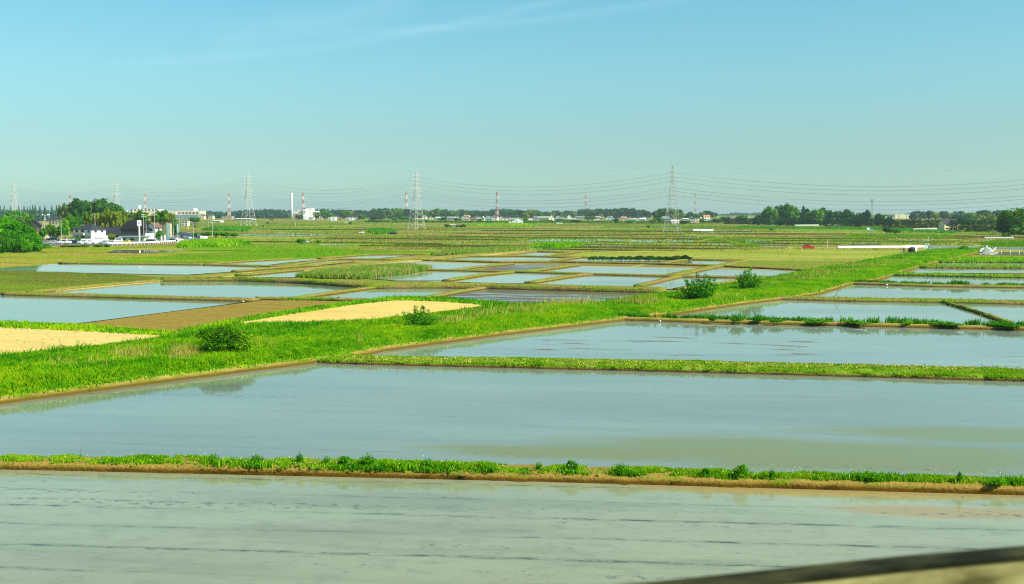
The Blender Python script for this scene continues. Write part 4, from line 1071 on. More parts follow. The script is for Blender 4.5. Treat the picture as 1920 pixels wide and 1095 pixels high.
_py = {}
def pylon(px, base, top, rz, label):
    g = G(px, base); s = mpp(g); H = (base-top)*s
    if not _py:
        Wd = lambda t_: np.interp(t_, [0, .5, .72, 1.0], [4.6, 2.05, 1.05, .42])
        HH = 42.0; lev = [0, .085, .19, .28, .36, .43, .5, .555, .61, .66, .71, .76, .81, .86, .91, .955, 1.0]
        m = MB(); leg = .15; br = .06
        for sx_, sy_ in ((1, 1), (1, -1), (-1, 1), (-1, -1)):
            for a, b in zip(lev, lev[1:]): m.tube((sx_*Wd(a), sy_*Wd(a), a*HH), (sx_*Wd(b), sy_*Wd(b), b*HH), leg*(1-.45*a), leg*(1-.45*b), 4, False)
        for i, (a, b) in enumerate(zip(lev, lev[1:])):
            wa, wb = Wd(a), Wd(b)
            for k in range(4):
                c, q = [(1, 1), (-1, 1), (-1, -1), (1, -1)][k], [(-1, 1), (-1, -1), (1, -1), (1, 1)][k]
                mid = ((c[0]+q[0])/2*wb, (c[1]+q[1])/2*wb, b*HH)
                if i < 6:
                    m.tube((c[0]*wa, c[1]*wa, a*HH), mid, br, br, 3, False); m.tube((q[0]*wa, q[1]*wa, a*HH), mid, br, br, 3, False)
                else:
                    m.tube((c[0]*wa, c[1]*wa, a*HH), (q[0]*wb, q[1]*wb, b*HH), br*.8, br*.8, 3, False); m.tube((q[0]*wa, q[1]*wa, a*HH), (c[0]*wb, c[1]*wb, b*HH), br*.8, br*.8, 3, False)
                m.tube((c[0]*wb, c[1]*wb, b*HH), (q[0]*wb, q[1]*wb, b*HH), br, br, 3, False)
        _py['body'] = m.mesh('lattice_body', STEELW)
        _py['foot'] = MB().box(0, 0, -.3, 1.0, 1.0, .75).mesh('footing', CONC)
        arms = [(.935, 3.3), (.872, 3.7), (.81, 3.3), (.712, 4.5), (.662, 5.0), (.598, 4.6)]
        _py['arms'] = arms
        for i, (t_, a) in enumerate(arms):
            m = MB(); w0 = Wd(t_); z = t_*HH; m.box(0, 0, z-.2, 2*w0, 2*w0, .1)
            for sg_ in (-1, 1):
                for y in (-w0, w0): m.tube((sg_*w0, y, z-.15), (sg_*a, 0, z+.15), .085, .06, 4, False)
                m.tube((sg_*w0, 0, z+.95), (sg_*a, 0, z+.2), .06, .06, 4, False)
            _py['arm%d' % i] = m.mesh('crossarm', STEELW)
            ins = MB().lathe([(.06, 0), (.13, -.05), (.06, -.5), (.13, -.55), (.06, -1.0), (.13, -1.05), (.04, -1.4)], 5)
            _py['ins'] = ins.mesh('insulator', GALV)
        m = MB().box(0, 0, HH, 3.4, .12, .12); m.tube((0, 0, HH), (0, 0, HH+1.0), .08, .04, 4); _py['top'] = m.mesh('earth_wire_bar', STEELW)
    k = H/42.0
    o = empty('pylon', g, rz, label, 'pylon', 'white lattice pylons of the power line', (k, k, k))
    use('lattice_body', _py['body'], o)
    for sx_, sy_ in ((1, 1), (1, -1), (-1, 1), (-1, -1)): use('footing', _py['foot'], o).location = (sx_*4.6, sy_*4.6, 0)
    use('earth_wire_bar', _py['top'], o)
    pts = []
    for i, (t_, a) in enumerate(_py['arms']):
        ar = use('crossarm', _py['arm%d' % i], o)
        for sg_ in (-1, 1):
            q = use('insulator', _py['ins'], ar); q.location = (sg_*a, 0, t_*42+.1)
            v = Vector((sg_*a*k, 0, (t_*42-1.3)*k)); v.rotate(Matrix.Rotation(rz, 3, 'Z')); pts.append(g+v)
    pts.append(g+Vector((0, 0, 42.9*k)))
    return pts

def band_mat():
    t = NT('red_white_bands'); z = t.n('ShaderNodeSeparateXYZ'); t.l(t.pos(True), z.inputs[0])
    f = t.math('FRACT', t.math('DIVIDE', z.outputs[2], .2857*1.0))
    c = t.ramp(f, [(0, (.52, .20, .16)), (.5, (.66, .65, .60))], 'CONSTANT')
    return t.done(t.bsdf(c, .5, .3))
_mast = []
def mast(px, base, top, label):
    g = G(px, base); s = mpp(g); H = (base-top)*s
    if not _mast:
        m = MB(); wd = lambda t_: np.interp(t_, [0, .35, 1], [3.4, 1.7, 1.05])/55
        n = 22
        for i in range(n):
            a, b = i/n, (i+1)/n
            for k in range(4):
                c, q = [(1, 1), (-1, 1), (-1, -1), (1, -1)][k], [(-1, 1), (-1, -1), (1, -1), (1, 1)][k]
                m.tube((c[0]*wd(a), c[1]*wd(a), a), (c[0]*wd(b), c[1]*wd(b), b), .0058, .0058, 4, False)
                m.tube((c[0]*wd(a), c[1]*wd(a), a), (q[0]*wd(b), q[1]*wd(b), b), .0034, .0034, 3, False)
                m.tube((q[0]*wd(a), q[1]*wd(a), a), (c[0]*wd(b), c[1]*wd(b), b), .0034, .0034, 3, False)
        _mast.append(m.mesh('mast_lattice', band_mat()))
        _mast.append(MB().tube((0, 0, 1), (0, 0, 1.05), .004, .002, 5).mesh('aerial', GALV))
        p = MB()
        for t_ in (.55, .75, .93): p.box(0, 0, t_, .085, .014, .008)
        _mast.append(p.mesh('crossarm', STEELW))
    o = empty('radio_mast', g, random.uniform(0, 1.5), label, 'mast', 'red and white lattice masts on the skyline', (H, H, H))
    use('mast_lattice', _mast[0], o); use('aerial', _mast[1], o); use('crossarm', _mast[2], o)

def woods(name, prof, base, mat, n, size, lump, dpth=90, seed=1):
    """a far wood that reads as one mass: leaf clumps over many merging crowns under a traced skyline"""
    q = np.random.default_rng(seed); x0, x1 = prof[0][0], prof[-1][0]
    g = G((x0+x1)/2, base); s = mpp(g)
    cx = np.arange(x0, x1, lump/s*.55); cx = cx+q.normal(0, lump/s*.2, len(cx))
    tops = np.interp(cx, [p[0] for p in prof], [p[1] for p in prof])+np.abs(q.normal(0, .8, len(cx)))
    Vs = []
    per = max(40, n//len(cx))
    for row in range(2):
        for x, tp in zip(cx, tops):
            gg = G(x+q.normal(0, 2), base); H = max(2.0, (base-tp)*s)*(1-.25*(row == 0)*q.random()); rad = lump*q.uniform(.45, .75)
            d = q.normal(0, 1, (per, 3)); d /= np.linalg.norm(d, axis=1)[:, None]; d[:, 2] = np.abs(d[:, 2])*.95
            rr = .7+.3*q.random(per)
            C = np.array([gg.x, gg.y+row*dpth*.5, 0])+np.c_[d[:, 0]*rad*rr, d[:, 1]*rad*rr, np.maximum(.2, H*(.28+.72*d[:, 2]*rr))*np.ones(per)]
            lo = q.random(per) < .3; C[lo, 2] = q.uniform(.2, H*.4, lo.sum())
            N = d*.6+q.normal(0, .5, (per, 3)); N /= np.linalg.norm(N, axis=1)[:, None]
            U = np.cross(N, q.normal(0, 1, (per, 3))); U /= np.linalg.norm(U, axis=1)[:, None]; Wv = np.cross(N, U); sz = size*q.uniform(.6, 1.3, per)[:, None]
            Vs.append(np.stack([C-U*sz, C-Wv*sz*.7, C+U*sz, C+Wv*sz*.7], 1))
    tag(link(bpy.data.objects.new(name, np_mesh(name, np.concatenate(Vs), 4, mat))), kind='stuff')
# ------------------------------------------------------------------ power line
PY = [(27, 417.7, 342), (219, 420.5, 341), (466, 423, 326), (781, 430, 323), (1260, 437, 312)]
LB = ['white lattice pylon standing leftmost, rising behind the green thicket', 'slender grey-white pylon rising behind the broad dark trees at left', 'slim white lattice pylon on a pale footing left of the white chimney', 'middle white lattice pylon in the fields, between chimney and tallest pylon', 'tallest white lattice pylon, its open legs in front of distant houses']
loc = [G(a, b) for a, b, c in PY]; loc.append(Vector((352, 628, 0)))
attach = []
for i, (a, b, c) in enumerate(PY):
    q = loc[i+1]-(loc[i-1] if i else loc[i]); attach.append(pylon(a, b, c, math.atan2(q.y, q.x)+math.pi/2, LB[i]))
kq = loc[5]-loc[4]; Rm = Matrix.Rotation(math.atan2(kq.y, kq.x)+math.pi/2, 3, 'Z'); last = []
for p in attach[4]:
    last.append(loc[5]+(p-loc[4])*1.0)
attach.append(last)
WL = ['thin sagging power line between the leftmost two white pylons', 'thin sagging power line from the pylon behind dark trees to the slim pylon', 'dark sagging power line between the slim pylon and the middle pylon', 'dark sagging power line between the middle pylon and the tallest pylon', 'dark power line running from the tallest pylon off to the right edge']
for i in range(5):
    for k in range(13):
        a, b = attach[i][k], attach[i+1][k]
        sag = (b-a).length*.036*(.55 if k == 12 else 1)
        m = MB(); N = 22; prev = None; rad = .031 if k < 12 else .018
        for j in range(N+1):
            t_ = j/N; p = a.lerp(b, t_)-Vector((0, 0, sag*4*t_*(1-t_)))
            if prev is not None: m.tube(prev, p, rad, rad, 3, False)
            prev = p
        tag(m.build('power_line', WIRE), WL[i], 'power line', 'power lines between the ' + ['leftmost pylons', 'pylons over the town', 'slim and middle pylons', 'middle and tallest pylons', 'tallest pylon and the right edge'][i])

# ------------------------------------------------------------------ skyline masts, chimney, works
for px, b, tp, lb in [(133, 411, 366, 'red and white mast top just above the trees, furthest left'), (273, 410, 363, 'red and white mast rising behind the cream sawtooth works'), (430, 411, 362, 'red and white mast standing left of the slim white pylon'), (569, 410, 361, 'red and white mast directly behind the white waste plant'), (762, 409, 359.5, 'red and white mast just left of the middle white pylon'),
                      (932, 409, 360, 'red and white mast over the trees, first right of the middle pylon'), (1098, 409, 366, 'short red and white mast behind the long dark wood'), (1303, 411, 363, 'red and white mast just right of the tallest pylon')]:
    mast(px, b, tp, lb)
g = G(547.5, 411); s = mpp(g); o = empty('chimney', g, 0, 'tall plain white chimney beside the white waste plant', 'chimney')
MB().lathe([(2.35, -.3), (2.2, 20), (2.05, 47), (1.9, 48.5)], 18).build('shaft', WHITE, o, True); MB().lathe([(1.5, 48.4), (1.4, 49.5), (.9, 50.3)], 14).build('flue_top', CONC, o)
g = G(572, 411.5); s = mpp(g); o = empty('waste_plant', g, 0, 'white waste plant with tall block, orange side and stair tower', 'factory')
X = lambda p: (p-572)*s
Z = lambda y: (411.5-y)*s
def blk(nm, mat, x0, x1, y1, y0=411.5, dy=0, dp=24):
    return MB().box((X(x0)+X(x1))/2, dy+dp/2, Z(y0)-(.3 if y0 > 411 else 0), X(x1)-X(x0), dp, Z(y1)-Z(y0)+(.3 if y0 > 411 else 0)).build(nm, mat, o)
blk('main_block', WHITE, 574, 585.2, 390); blk('stair_tower', WHITE, 568.6, 574, 391.8, dy=-3, dp=16); blk('side_hall', WHITE, 551.5, 568.6, 394.3, 400.5, 2); blk('hall_base', CREAM, 552, 568.6, 400.6, dy=4); blk('orange_cladding', ORANGE, 560, 568.6, 400.6, 407, -1); blk('low_wing', WHITE, 585.2, 594, 395.5, 398, 3); blk('entrance_tower', WHITE, 570, 576, 404, dy=-5, dp=5)
blk('roof', R_GREY, 568.2, 574.4, 390.2, 391.8, -3.3, 16.6); blk('roof', R_GREY, 551.2, 558, 393.5, 394.3, 1.7)
for x in (553, 556, 559.5, 562, 565): blk('window', GLASS, x, x+1, 396, 397, 1.7, 1)
for y in (397, 399.2, 401.4): blk('window', GLASS, 569.5, 573.5, y-.8, y, -3.3, 1)
# cream works on the left skyline
g = G(278, 411); s = mpp(g); o = empty('sawtooth_works', g, 0, 'long cream works with a row of dark sawtooth roofs', 'factory')
X = lambda p: (p-278)*s; Z = lambda y: (411-y)*s
def blk2(nm, mat, x0, x1, y1, y0=411, dy=0, dp=40): return MB().box((X(x0)+X(x1))/2, dy+dp/2, Z(y0)-.3, X(x1)-X(x0), dp, Z(y1)-Z(y0)+.3).build(nm, mat, o)
blk2('wall', CREAM, 243, 311, 396)
for i in range(8):
    x = 246+i*6.6; m = MB(); a, b = X(x), X(x+6.2)
    m.prism_y([(a, Z(396.1)), (a+(b-a)*.55, Z(396.1)), (a+(b-a)*.25, Z(391.8)), (a-.6, Z(391.8))], 1, 39); m.build('sawtooth_roof', R_BROWN, o)
    MB().prism_y([(a+(b-a)*.58, Z(396.1)), (b-.1, Z(396.1)), (b-.8, Z(392.2)), (a+(b-a)*.28, Z(392.2))], 1.5, 38).build('roof_light', WHITE, o)
blk2('roof_tower', WHITE, 257, 260, 384.5, 396, 8, 5); blk2('roof_tower', CREAM, 251, 256, 391, 396, 10, 6)
for x in (250, 262, 274, 286, 300): blk2('window', GLASS, x, x+5, 399, 401.5, -.05, .3)
g = G(345, 411); s = mpp(g); o = empty('cream_works', g, 0, 'flat-roofed cream works with a small white roof tower', 'factory')
X = lambda p: (p-345)*s
blk2('wall', CREAM, 315, 330, 396.5); blk2('wall', CREAM, 331, 373, 395.5, dy=6); blk2('roof_tower', WHITE, 359, 364, 390.3, 395.6, 14, 8); blk2('roof_box', GREYW, 355.5, 358.6, 391.8, 395.6, 14, 8)
for i in range(6): blk2('window', GLASS, 333+i*6.6, 337+i*6.6, 398, 400.5, 5.9, .3)
blk2('base_hall', BLUEW, 316, 372, 402.5, dy=-3, dp=5)

# ------------------------------------------------------------------ houses of the far town: x, base, width, height, wall, roof, kind, words
FARH = [
 (6, 413, 12, 12, CREAM, R_BROWN, 'gable_y', 'cream gabled'), (63, 408, 20, 6, WHITE, R_WHITE, 'flat', 'low white long'), (88, 409, 34, 6.5, WHITE, R_WHITE, 'shed', 'long white flat-roofed'), (72, 414, 30, 9, BLUEW, R_GREY, 'gable_x', 'long blue-grey'),
 (233, 404, 8, 8, WHITE, R_WHITE, 'flat', 'small white'), (397, 410, 5, 7, BLUEW, R_DARK, 'flat', 'narrow dark blue'), (378, 411, 10.5, 9, CREAM, R_BROWN, 'gable_y', 'cream gabled'), (395, 411, 9, 5, CREAM, R_WHITE, 'flat', 'small cream flat-roofed'), (362, 409, 20, 4, GREYW, R_GREY, 'gable_x', 'long grey'), (404, 416.5, 20, 2.6, WHITE, R_WHITE, 'shed', 'low white sheet-roofed'), (425, 410, 18, 4, GREYW, R_GREY, 'flat', 'grey low'), (455, 412.5, 34, 2.6, GREYW, R_WHITE, 'gable_x', 'very long low grey'),
 (583, 411.7, 8, 4, WHITE, R_GREY, 'gable_x', 'low white'), (601, 412.5, 6, 7.5, PINK, R_BROWN, 'gable_y', 'tall pinkish gabled'), (618, 412.6, 6, 4.8, TEALW, R_WHITE, 'flat', 'pale green flat-roofed'), (625, 413.4, 8.6, 6, WHITE, R_WHITE, 'flat', 'white flat-roofed'), (632, 409.5, 14, 5.5, GREYW, R_DARK, 'hip', 'dark-roofed'), (638, 412.6, 5, 4, TANW, R_BROWN, 'gable_x', 'small tan'), (652, 412.8, 6, 4.5, WHITE, R_GREY, 'gable_x', 'small white'), (662, 413, 13, 9, WHITE, R_DARK, 'gable_x', 'dark blue roofed'), (670.5, 413, 5, 7, CREAM, R_BROWN, 'gable_y', 'cream gabled'),
 (694, 408, 9.5, 12, WHITE, R_BROWN, 'flat', 'tall white block-like'), (716, 408.5, 8, 4, GREYW, R_DARK, 'gable_x', 'small grey'), (707, 409.5, 5, 3.5, WHITE, R_GREY, 'gable_x', 'tiny white'), (745, 408, 9, 4.4, BLUEW, R_DARK, 'gable_x', 'dark blue-grey'), (757, 406.8, 7, 3.5, PINK, R_BROWN, 'gable_x', 'pinkish'), (764, 405.2, 6, 2.6, WHITE, R_WHITE, 'gable_x', 'white-roofed'),
 (795.5, 410.8, 8.5, 6.5, WHITE, R_GREY, 'hip', 'white grey-roofed'), (808.5, 412, 6.6, 6, CREAM, R_DARK, 'gable_y', 'cream dark-roofed'), (821, 410.5, 9, 3.4, TEALW, R_WHITE, 'gable_x', 'low teal'), (832, 408.6, 6, 3, WHITE, R_GREY, 'gable_y', 'small white gabled'), (844, 413.5, 11, 6.5, GREYW, R_GREY, 'gable_x', 'brownish grey'), (854, 409.5, 9, 5.4, WHITE, R_DARK, 'hip', 'white dark-roofed'), (864, 409, 8, 3.6, BLUEW, R_DARK, 'gable_x', 'dark low'), (868.5, 411, 5, 5, WHITE, R_GREY, 'gable_y', 'white gabled'),
 (874.5, 409.4, 11, 5.4, CREAM, R_ORANGE, 'gable_x', 'orange-roofed'), (875, 414.8, 9.6, 6, CREAM, R_GREY, 'gable_x', 'cream grey-roofed'), (882, 414, 4.4, 6, BLUEW, R_DARK, 'flat', 'dark flat-roofed'), (888.5, 414.6, 9, 6, TANW, R_BROWN, 'gable_x', 'tan'), (895, 414.6, 4.4, 4, WHITE, R_WHITE, 'flat', 'small white box-like'), (896, 409.8, 8, 3, WHITE, R_GREY, 'gable_x', 'low white'), (905, 413.6, 6.4, 7, CREAM, R_WHITE, 'gable_y', 'cream gabled'), (908.5, 405.2, 9, 2.6, WHITE, R_WHITE, 'flat', 'long white-roofed'), (917, 414.6, 10, 6, TEALW, R_TEAL, 'gable_x', 'teal'), (915, 409.6, 6, 4, BLUEW, R_GREY, 'gable_x', 'blue-grey'),
 (926, 413.6, 14, 9, WHITE, R_BROWN, 'hip', 'wide white brown-roofed'), (932, 409, 3, 4, WHITE, R_WHITE, 'gable_y', 'narrow white'), (940, 412, 6.4, 6, WHITE, R_GREY, 'gable_y', 'white gabled'), (950, 414, 13, 8.6, CREAM, R_DARK, 'hip', 'olive dark-roofed'), (953, 406.5, 13, 4.4, WHITE, R_WHITE, 'shed', 'long white-topped'), (963, 418, 17, 8.5, WHITE, R_GREY, 'gable_x', 'broad grey-roofed'), (973, 418.8, 14.5, 9.4, WHITE, R_WHITE, 'gable_y', 'white gabled'),
 (969, 410, 10, 3, GREYW, R_GREEN, 'gable_x', 'grey-green roofed'), (994, 414.8, 7, 3.6, WHITE, R_WHITE, 'gable_x', 'low white'), (1005, 414.5, 8, 8, BLUEW, R_WHITE, 'flat', 'blue-grey flat-roofed'), (1019, 415, 22, 8.4, CREAM, R_GREEN, 'gable_x', 'long cream green-roofed'), (1023, 407.4, 22, 3, GREYW, R_DARK, 'gable_x', 'long dark-roofed'), (1034.5, 414, 7.2, 9.4, WHITE, R_WHITE, 'gable_y', 'tall white gabled'), (1045.5, 410, 5, 4.4, WHITE, R_GREY, 'gable_x', 'small white'), (1054, 410, 10, 3, GREYW, R_GREY, 'gable_x', 'low grey'), (1067.5, 410.6, 6, 6.8, WHITE, R_WHITE, 'gable_y', 'white gabled'), (1075, 410.8, 8, 4.6, WHITE, R_DARK, 'hip', 'white dark-roofed'), (1088, 410.5, 15, 4.4, BLUEW, R_GREY, 'gable_x', 'long blue-grey'), (1097, 409, 6, 3, CREAM, R_GREEN, 'gable_x', 'small cream'),
 (1107, 413, 4, 2, WHITE, R_WHITE, 'shed', 'tiny white-roofed'), (1121.5, 411.4, 9, 5.6, GREYW, R_PINK, 'gable_x', 'grey pink-roofed'), (1128, 411.6, 8, 4.4, TANW, R_GREY, 'gable_x', 'tan grey-roofed'), (1119, 414.4, 11, 2.2, WHITE, R_WHITE, 'shed', 'low white'), (1141, 412.4, 8.5, 7, WHITE, R_DARK, 'gable_y', 'white gabled'), (1147, 408.8, 6, 3.4, PINK, R_GREY, 'gable_x', 'pinkish'), (1153, 407.4, 7, 3.4, CREAM, R_BROWN, 'hip', 'cream'), (1150, 414.8, 8, 5, BLUEW, R_TEAL, 'gable_x', 'blue-grey'), (1165, 410.6, 9, 3, GREYW, R_DARK, 'gable_x', 'dark-roofed'), (1170, 411.8, 10, 5, PINK, R_PINK, 'gable_x', 'pinkish roofed'), (1172, 414.8, 5.6, 3.6, WHITE, R_PINK, 'gable_y', 'small white'), (1180, 414.6, 5, 2, TEALW, R_TEAL, 'shed', 'tiny teal'), (1182, 411, 4.5, 3.6, CREAM, R_WHITE, 'gable_y', 'small cream'), (1189, 415.8, 13, 4.4, BLUEW, R_TEAL, 'gable_x', 'teal-roofed'), (1191, 412, 8, 2.6, WHITE, R_WHITE, 'shed', 'white-roofed'), (1196.5, 416.8, 7.4, 3.4, WHITE, R_WHITE, 'flat', 'low white'), (1205, 414.2, 11, 5, WHITE, R_WHITE, 'gable_x', 'white'), (1196, 409, 6, 2, GREYW, R_GREY, 'gable_x', 'grey'), (1211, 405.4, 9.4, 3.6, CREAM, R_PINK, 'flat', 'cream flat-roofed'), (1213, 409.6, 12, 2.6, GREYW, R_GREY, 'gable_x', 'grey low'), (1222, 412.6, 3.4, 3, WHITE, R_WHITE, 'gable_y', 'tiny white'),
 (1249, 417, 13, 10, BLUEW, R_GREY, 'gable_x', 'dark grey-roofed'), (1258, 417, 8, 8, WHITE, R_WHITE, 'gable_y', 'white gabled'), (1266.5, 419, 13, 6, WHITE, R_WHITE, 'gable_x', 'white low-roofed'), (1285, 412.6, 9, 3, GREYW, R_WHITE, 'gable_x', 'pale-roofed'), (1293.5, 412, 8, 6, WHITE, R_WHITE, 'gable_y', 'white gabled'), (1298.5, 417.4, 6, 5, WHITE, R_GREY, 'gable_x', 'white grey-roofed'), (1307, 417.2, 6.8, 7, CREAM, R_BROWN, 'flat', 'cream open-fronted'), (1302, 413, 8, 4, BLUEW, R_DARK, 'gable_x', 'dark-roofed'), (1315, 409.6, 6, 2.2, CREAM, R_WHITE, 'gable_x', 'low cream'), (1326, 411.4, 11.4, 7.4, WHITE, R_ORANGE, 'gable_x', 'orange-roofed'), (1325, 416.4, 13, 4.6, WHITE, R_DARK, 'gable_y', 'dark-roofed'),
 (1337, 405.6, 7, 2.6, WHITE, R_WHITE, 'gable_x', 'small white'), (1352, 404, 10, 2, GREYW, R_GREY, 'flat', 'low grey'), (1364, 403, 5, 4.6, WHITE, R_WHITE, 'flat', 'white box-like'), (1373, 403.2, 6.6, 2.2, WHITE, R_WHITE, 'flat', 'low white'), (1370.5, 410, 9, 4, WHITE, R_BROWN, 'gable_x', 'white red-roofed'), (1362, 407, 3.6, 2.2, WHITE, R_WHITE, 'flat', 'tiny white'), (1402, 409, 6, 4, WHITE, R_GREY, 'gable_x', 'small white'),
 (1447, 415.5, 14, 8.4, WHITE, R_WHITE, 'gable_y', 'white gabled'), (1466, 413, 14, 6.2, GREYW, R_GREY, 'hip', 'grey hipped'), (1481, 413, 11, 5.4, PINK, R_GREY, 'gable_x', 'grey-roofed'), (1505, 413, 16, 5.6, GREYW, R_GREY, 'hip', 'wide grey-roofed'), (1536, 417.5, 14.5, 8, CREAM, R_BLUE, 'gable_x', 'blue-roofed'), (1605.5, 413, 10, 4.6, TANW, R_BROWN, 'gable_x', 'brown-roofed'), (1668, 412, 14, 3.4, GREYW, R_WHITE, 'gable_x', 'pale-roofed'), (1692, 409.5, 26, 6.4, CREAM, R_WHITE, 'flat', 'long cream'), (1718, 413, 14, 4, BROWNW, R_DARK, 'gable_x', 'dark'), (1865, 411.5, 16, 4, GREYW, R_GREY, 'gable_x', 'grey-roofed'),
]
for (px, b, w_, h_, wa, ro, ty, wd) in sorted(FARH, key=lambda q: q[0]):
    lbl = f"{wd} house, {nth('house', px)}"
    rf = {'flat': 0, 'shed': .2, 'hip': .34, 'gable_x': .34, 'gable_y': .36}[ty]
    house(px, b, w_*1.12, h_*1.12, wa, ro, ty, lbl, rz=random.uniform(-.22, .12), rf=rf, nw=1 if w_ < 9 else 2, wf=.26, group='houses of the far town', dep=random.uniform(.6, .9), ov=.5)

# ------------------------------------------------------------------ the near town at left
H1 = house(154.5, 450.5, 58, 30, WHITE, R_DARK, 'hip', 'two-storey cream-white house with dark hipped roof and long balcony', rz=R(-27), dep=.72, rf=.31, floors=2, nw=0, ov=.7)
g = G(154.5, 450.5); s = mpp(g); wd = 58*s/(abs(math.cos(R(27)))+.72*math.sin(R(27))); dp = wd*.72; eh = 30*s*.69
MB().box(-wd*.12, -.75, eh*.47, wd*.66, 1.5, eh*.20).build('balcony', CREAM, H1)
for (x, z, w_, h_) in [(-.30, .72, .16, .22), (.02, .72, .18, .22), (-.30, .08, .16, .30), (.03, .08, .22, .30), (.33, .10, .10, .24), (.36, .70, .10, .2)]:
    MB().box(x*wd, -.03, z*eh, w_*wd, .1, h_*eh).build('window', GLASS, H1)
for (y, z) in [(.3, .7), (.75, .7), (.75, .12), (.3, .1)]: MB().box(wd/2+.03, y*dp, z*eh, .1, 1.3, eh*.2).build('window', GLASS, H1)
NEAR = [
 (212, 449, 58, 23, DARKW, R_DARK, 'gable_x', 'long low house with dark blue-grey tiled roof beside the white house', -8, .6, .62), (250, 450, 48, 37, DARKW, R_BLACK, 'hip', 'big old house with sweeping black roof behind the store sign', -4, .45, .42),
 (283, 446, 26, 28, WHITE, R_BROWN, 'gable_y', 'white and beige house with brown gable behind the billboard', -18, .9, .28), (303, 445, 26, 26, TANW, R_BROWN, 'flat', 'tan boxy house with a dark window beside the teal columns', -14, .8, 0),
 (248, 453, 50, 10, CREAM, R_TEAL, 'shed', 'low cream shop with a teal roof edge under the store sign', -6, .4, .15), (103, 421, 32, 14, CREAM, R_DARK, 'hip', 'cream house with dark overhanging roof on the rise left of the bamboo', -14, .7, .35), (92, 436, 20, 12, GREYW, R_GREY, 'flat', 'pale grey house below the dark-roofed house on the rise', -10, .7, 0),
 (66, 434, 22, 20, DARKW, R_DARK, 'gable_y', 'dark timber house with a white gable peak left of the guyed pole', 12, .9, .42), (119, 441, 14, 13, BLUEW, R_WHITE, 'shed', 'small blue-grey shed left of the hip-roofed house', 0, .8, .1),
 (190, 451, 20, 9, WHITE, R_WHITE, 'gable_x', 'low white outbuilding right of the hip-roofed house', -12, .6, .3), (346, 424, 14, 9, WHITE, R_WHITE, 'flat', 'small white storage cabin by the orange post', -10, .6, 0)]
for (px, b, w_, h_, wa, ro, ty, lb, rz, dpn, rf) in NEAR: house(px, b, w_, h_, wa, ro, ty, lb, rz=R(rz), dep=dpn, rf=rf, ov=.6)
house(1784, 432, 32, 21, CREAM, R_DARK, 'gable_x', 'cream two-storey house with dark roof in the gap of the hedge', rz=R(10), dep=.7, rf=.36, floors=2)
house(1918, 440, 30, 15, BROWNW, R_BROWN, 'hip', 'brown farmhouse with tiled hip roof below the great tree', rz=R(8), dep=.8, rf=.5)
def wall_run(pts, h, th, label, mat, nm='block_wall', cat='wall', z=.0):
    L = [G(x, y, z) for x, y in pts]; c = L[0].copy(); o = MB()
    for a, b in zip(L, L[1:]):
        d = b-a; m_ = (a+b)/2-c; o.box(m_.x, m_.y, -.3, d.length+.02, th, h+.3, math.atan2(d.y, d.x))
    ob = o.build(nm, mat); ob.location = c; tag(ob, label, cat); ob['kind'] = 'thing'; return ob
wall_run([(152, 457), (202, 456)], 2.0, .2, 'white block wall in front of the hip-roofed house and parked cars', BLOCK)
wall_run([(328, 438.5), (350, 441), (378, 447)], 1.7, .15, 'white fence wall curving behind the car park', BLOCK)
wall_run([(73, 446), (108, 445.5)], 1.9, .15, 'pale grey fence panel behind the dark parked cars', CONC)
wall_run([(1490, 424.5), (1535, 424)], 1.7, .4, 'low pale concrete canal wall in front of the long hedge', CONC)
wall_run([(1545, 423), (1575, 422.5)], 1.5, .4, 'short pale canal wall below the blue-roofed house', CONC)
wall_run([(1712, 431.5), (1756, 430)], 1.3, .4, 'low pale wall left of the house in the hedge gap', CONC)

# store sign, billboards, signs
def marks(o, fy, items):
    for nm, mat, x, z, w_, h_ in items: MB().box(x, fy, z, w_, .05, h_).build(nm, mat, o)
g = G(262, 456, .05); s = mpp(g); o = empty('store_sign', g, R(18), 'tall white shop sign on a single pole with red and blue mark', 'sign')
hh = 43*s; MB().box(0, 0, -.3, .55, .45, hh-8.5*s).build('sign_pole', WHITE, o); MB().box(0, 0, hh-10.5*s, 7.6*s, .5, 10.5*s).build('sign_panel', WHITE, o)
MARKR = paint('red_sign_print', (.55, .03, .04)); MARKB = paint('dark_blue_sign_print', (.03, .05, .12)); GREYP = paint('grey_sign_print', (.4, .4, .4))
marks(o, -.28, [('red_mark', MARKR, .3*s, hh-3.2*s, 2.2*s, 1.3*s), ('blue_mark', MARKB, -.4*s, hh-6.4*s, 2.4*s, .9*s), ('blue_mark', MARKB, -1.0*s, hh-7.6*s, 1.2*s, 1.2*s), ('grey_print', GREYP, 0, hh-9.3*s, 5*s, .6*s)])
g = G(281, 452, .05); o = empty('billboard', g, R(22), 'large white billboard with small red and grey marks behind the white van', 'billboard')
w_ = 17*s; h_ = 15.5*s
MB().box(0, 0, .6, w_, .3, h_-.6).build('board', WHITE, o)
for x in (-.4, .4): MB().box(x*w_, .3, -.3, .25, .25, h_).build('post', GALV, o)
marks(o, -.17, [('red_mark', MARKR, .1*w_, h_*.55, w_*.1, h_*.06), ('grey_print', GREYP, .02*w_, h_*.62, w_*.2, h_*.05), ('grey_print', GREYP, 0, h_*.42, w_*.4, h_*.04), ('grey_print', GREYP, -.05*w_, h_*.3, w_*.32, h_*.05)])
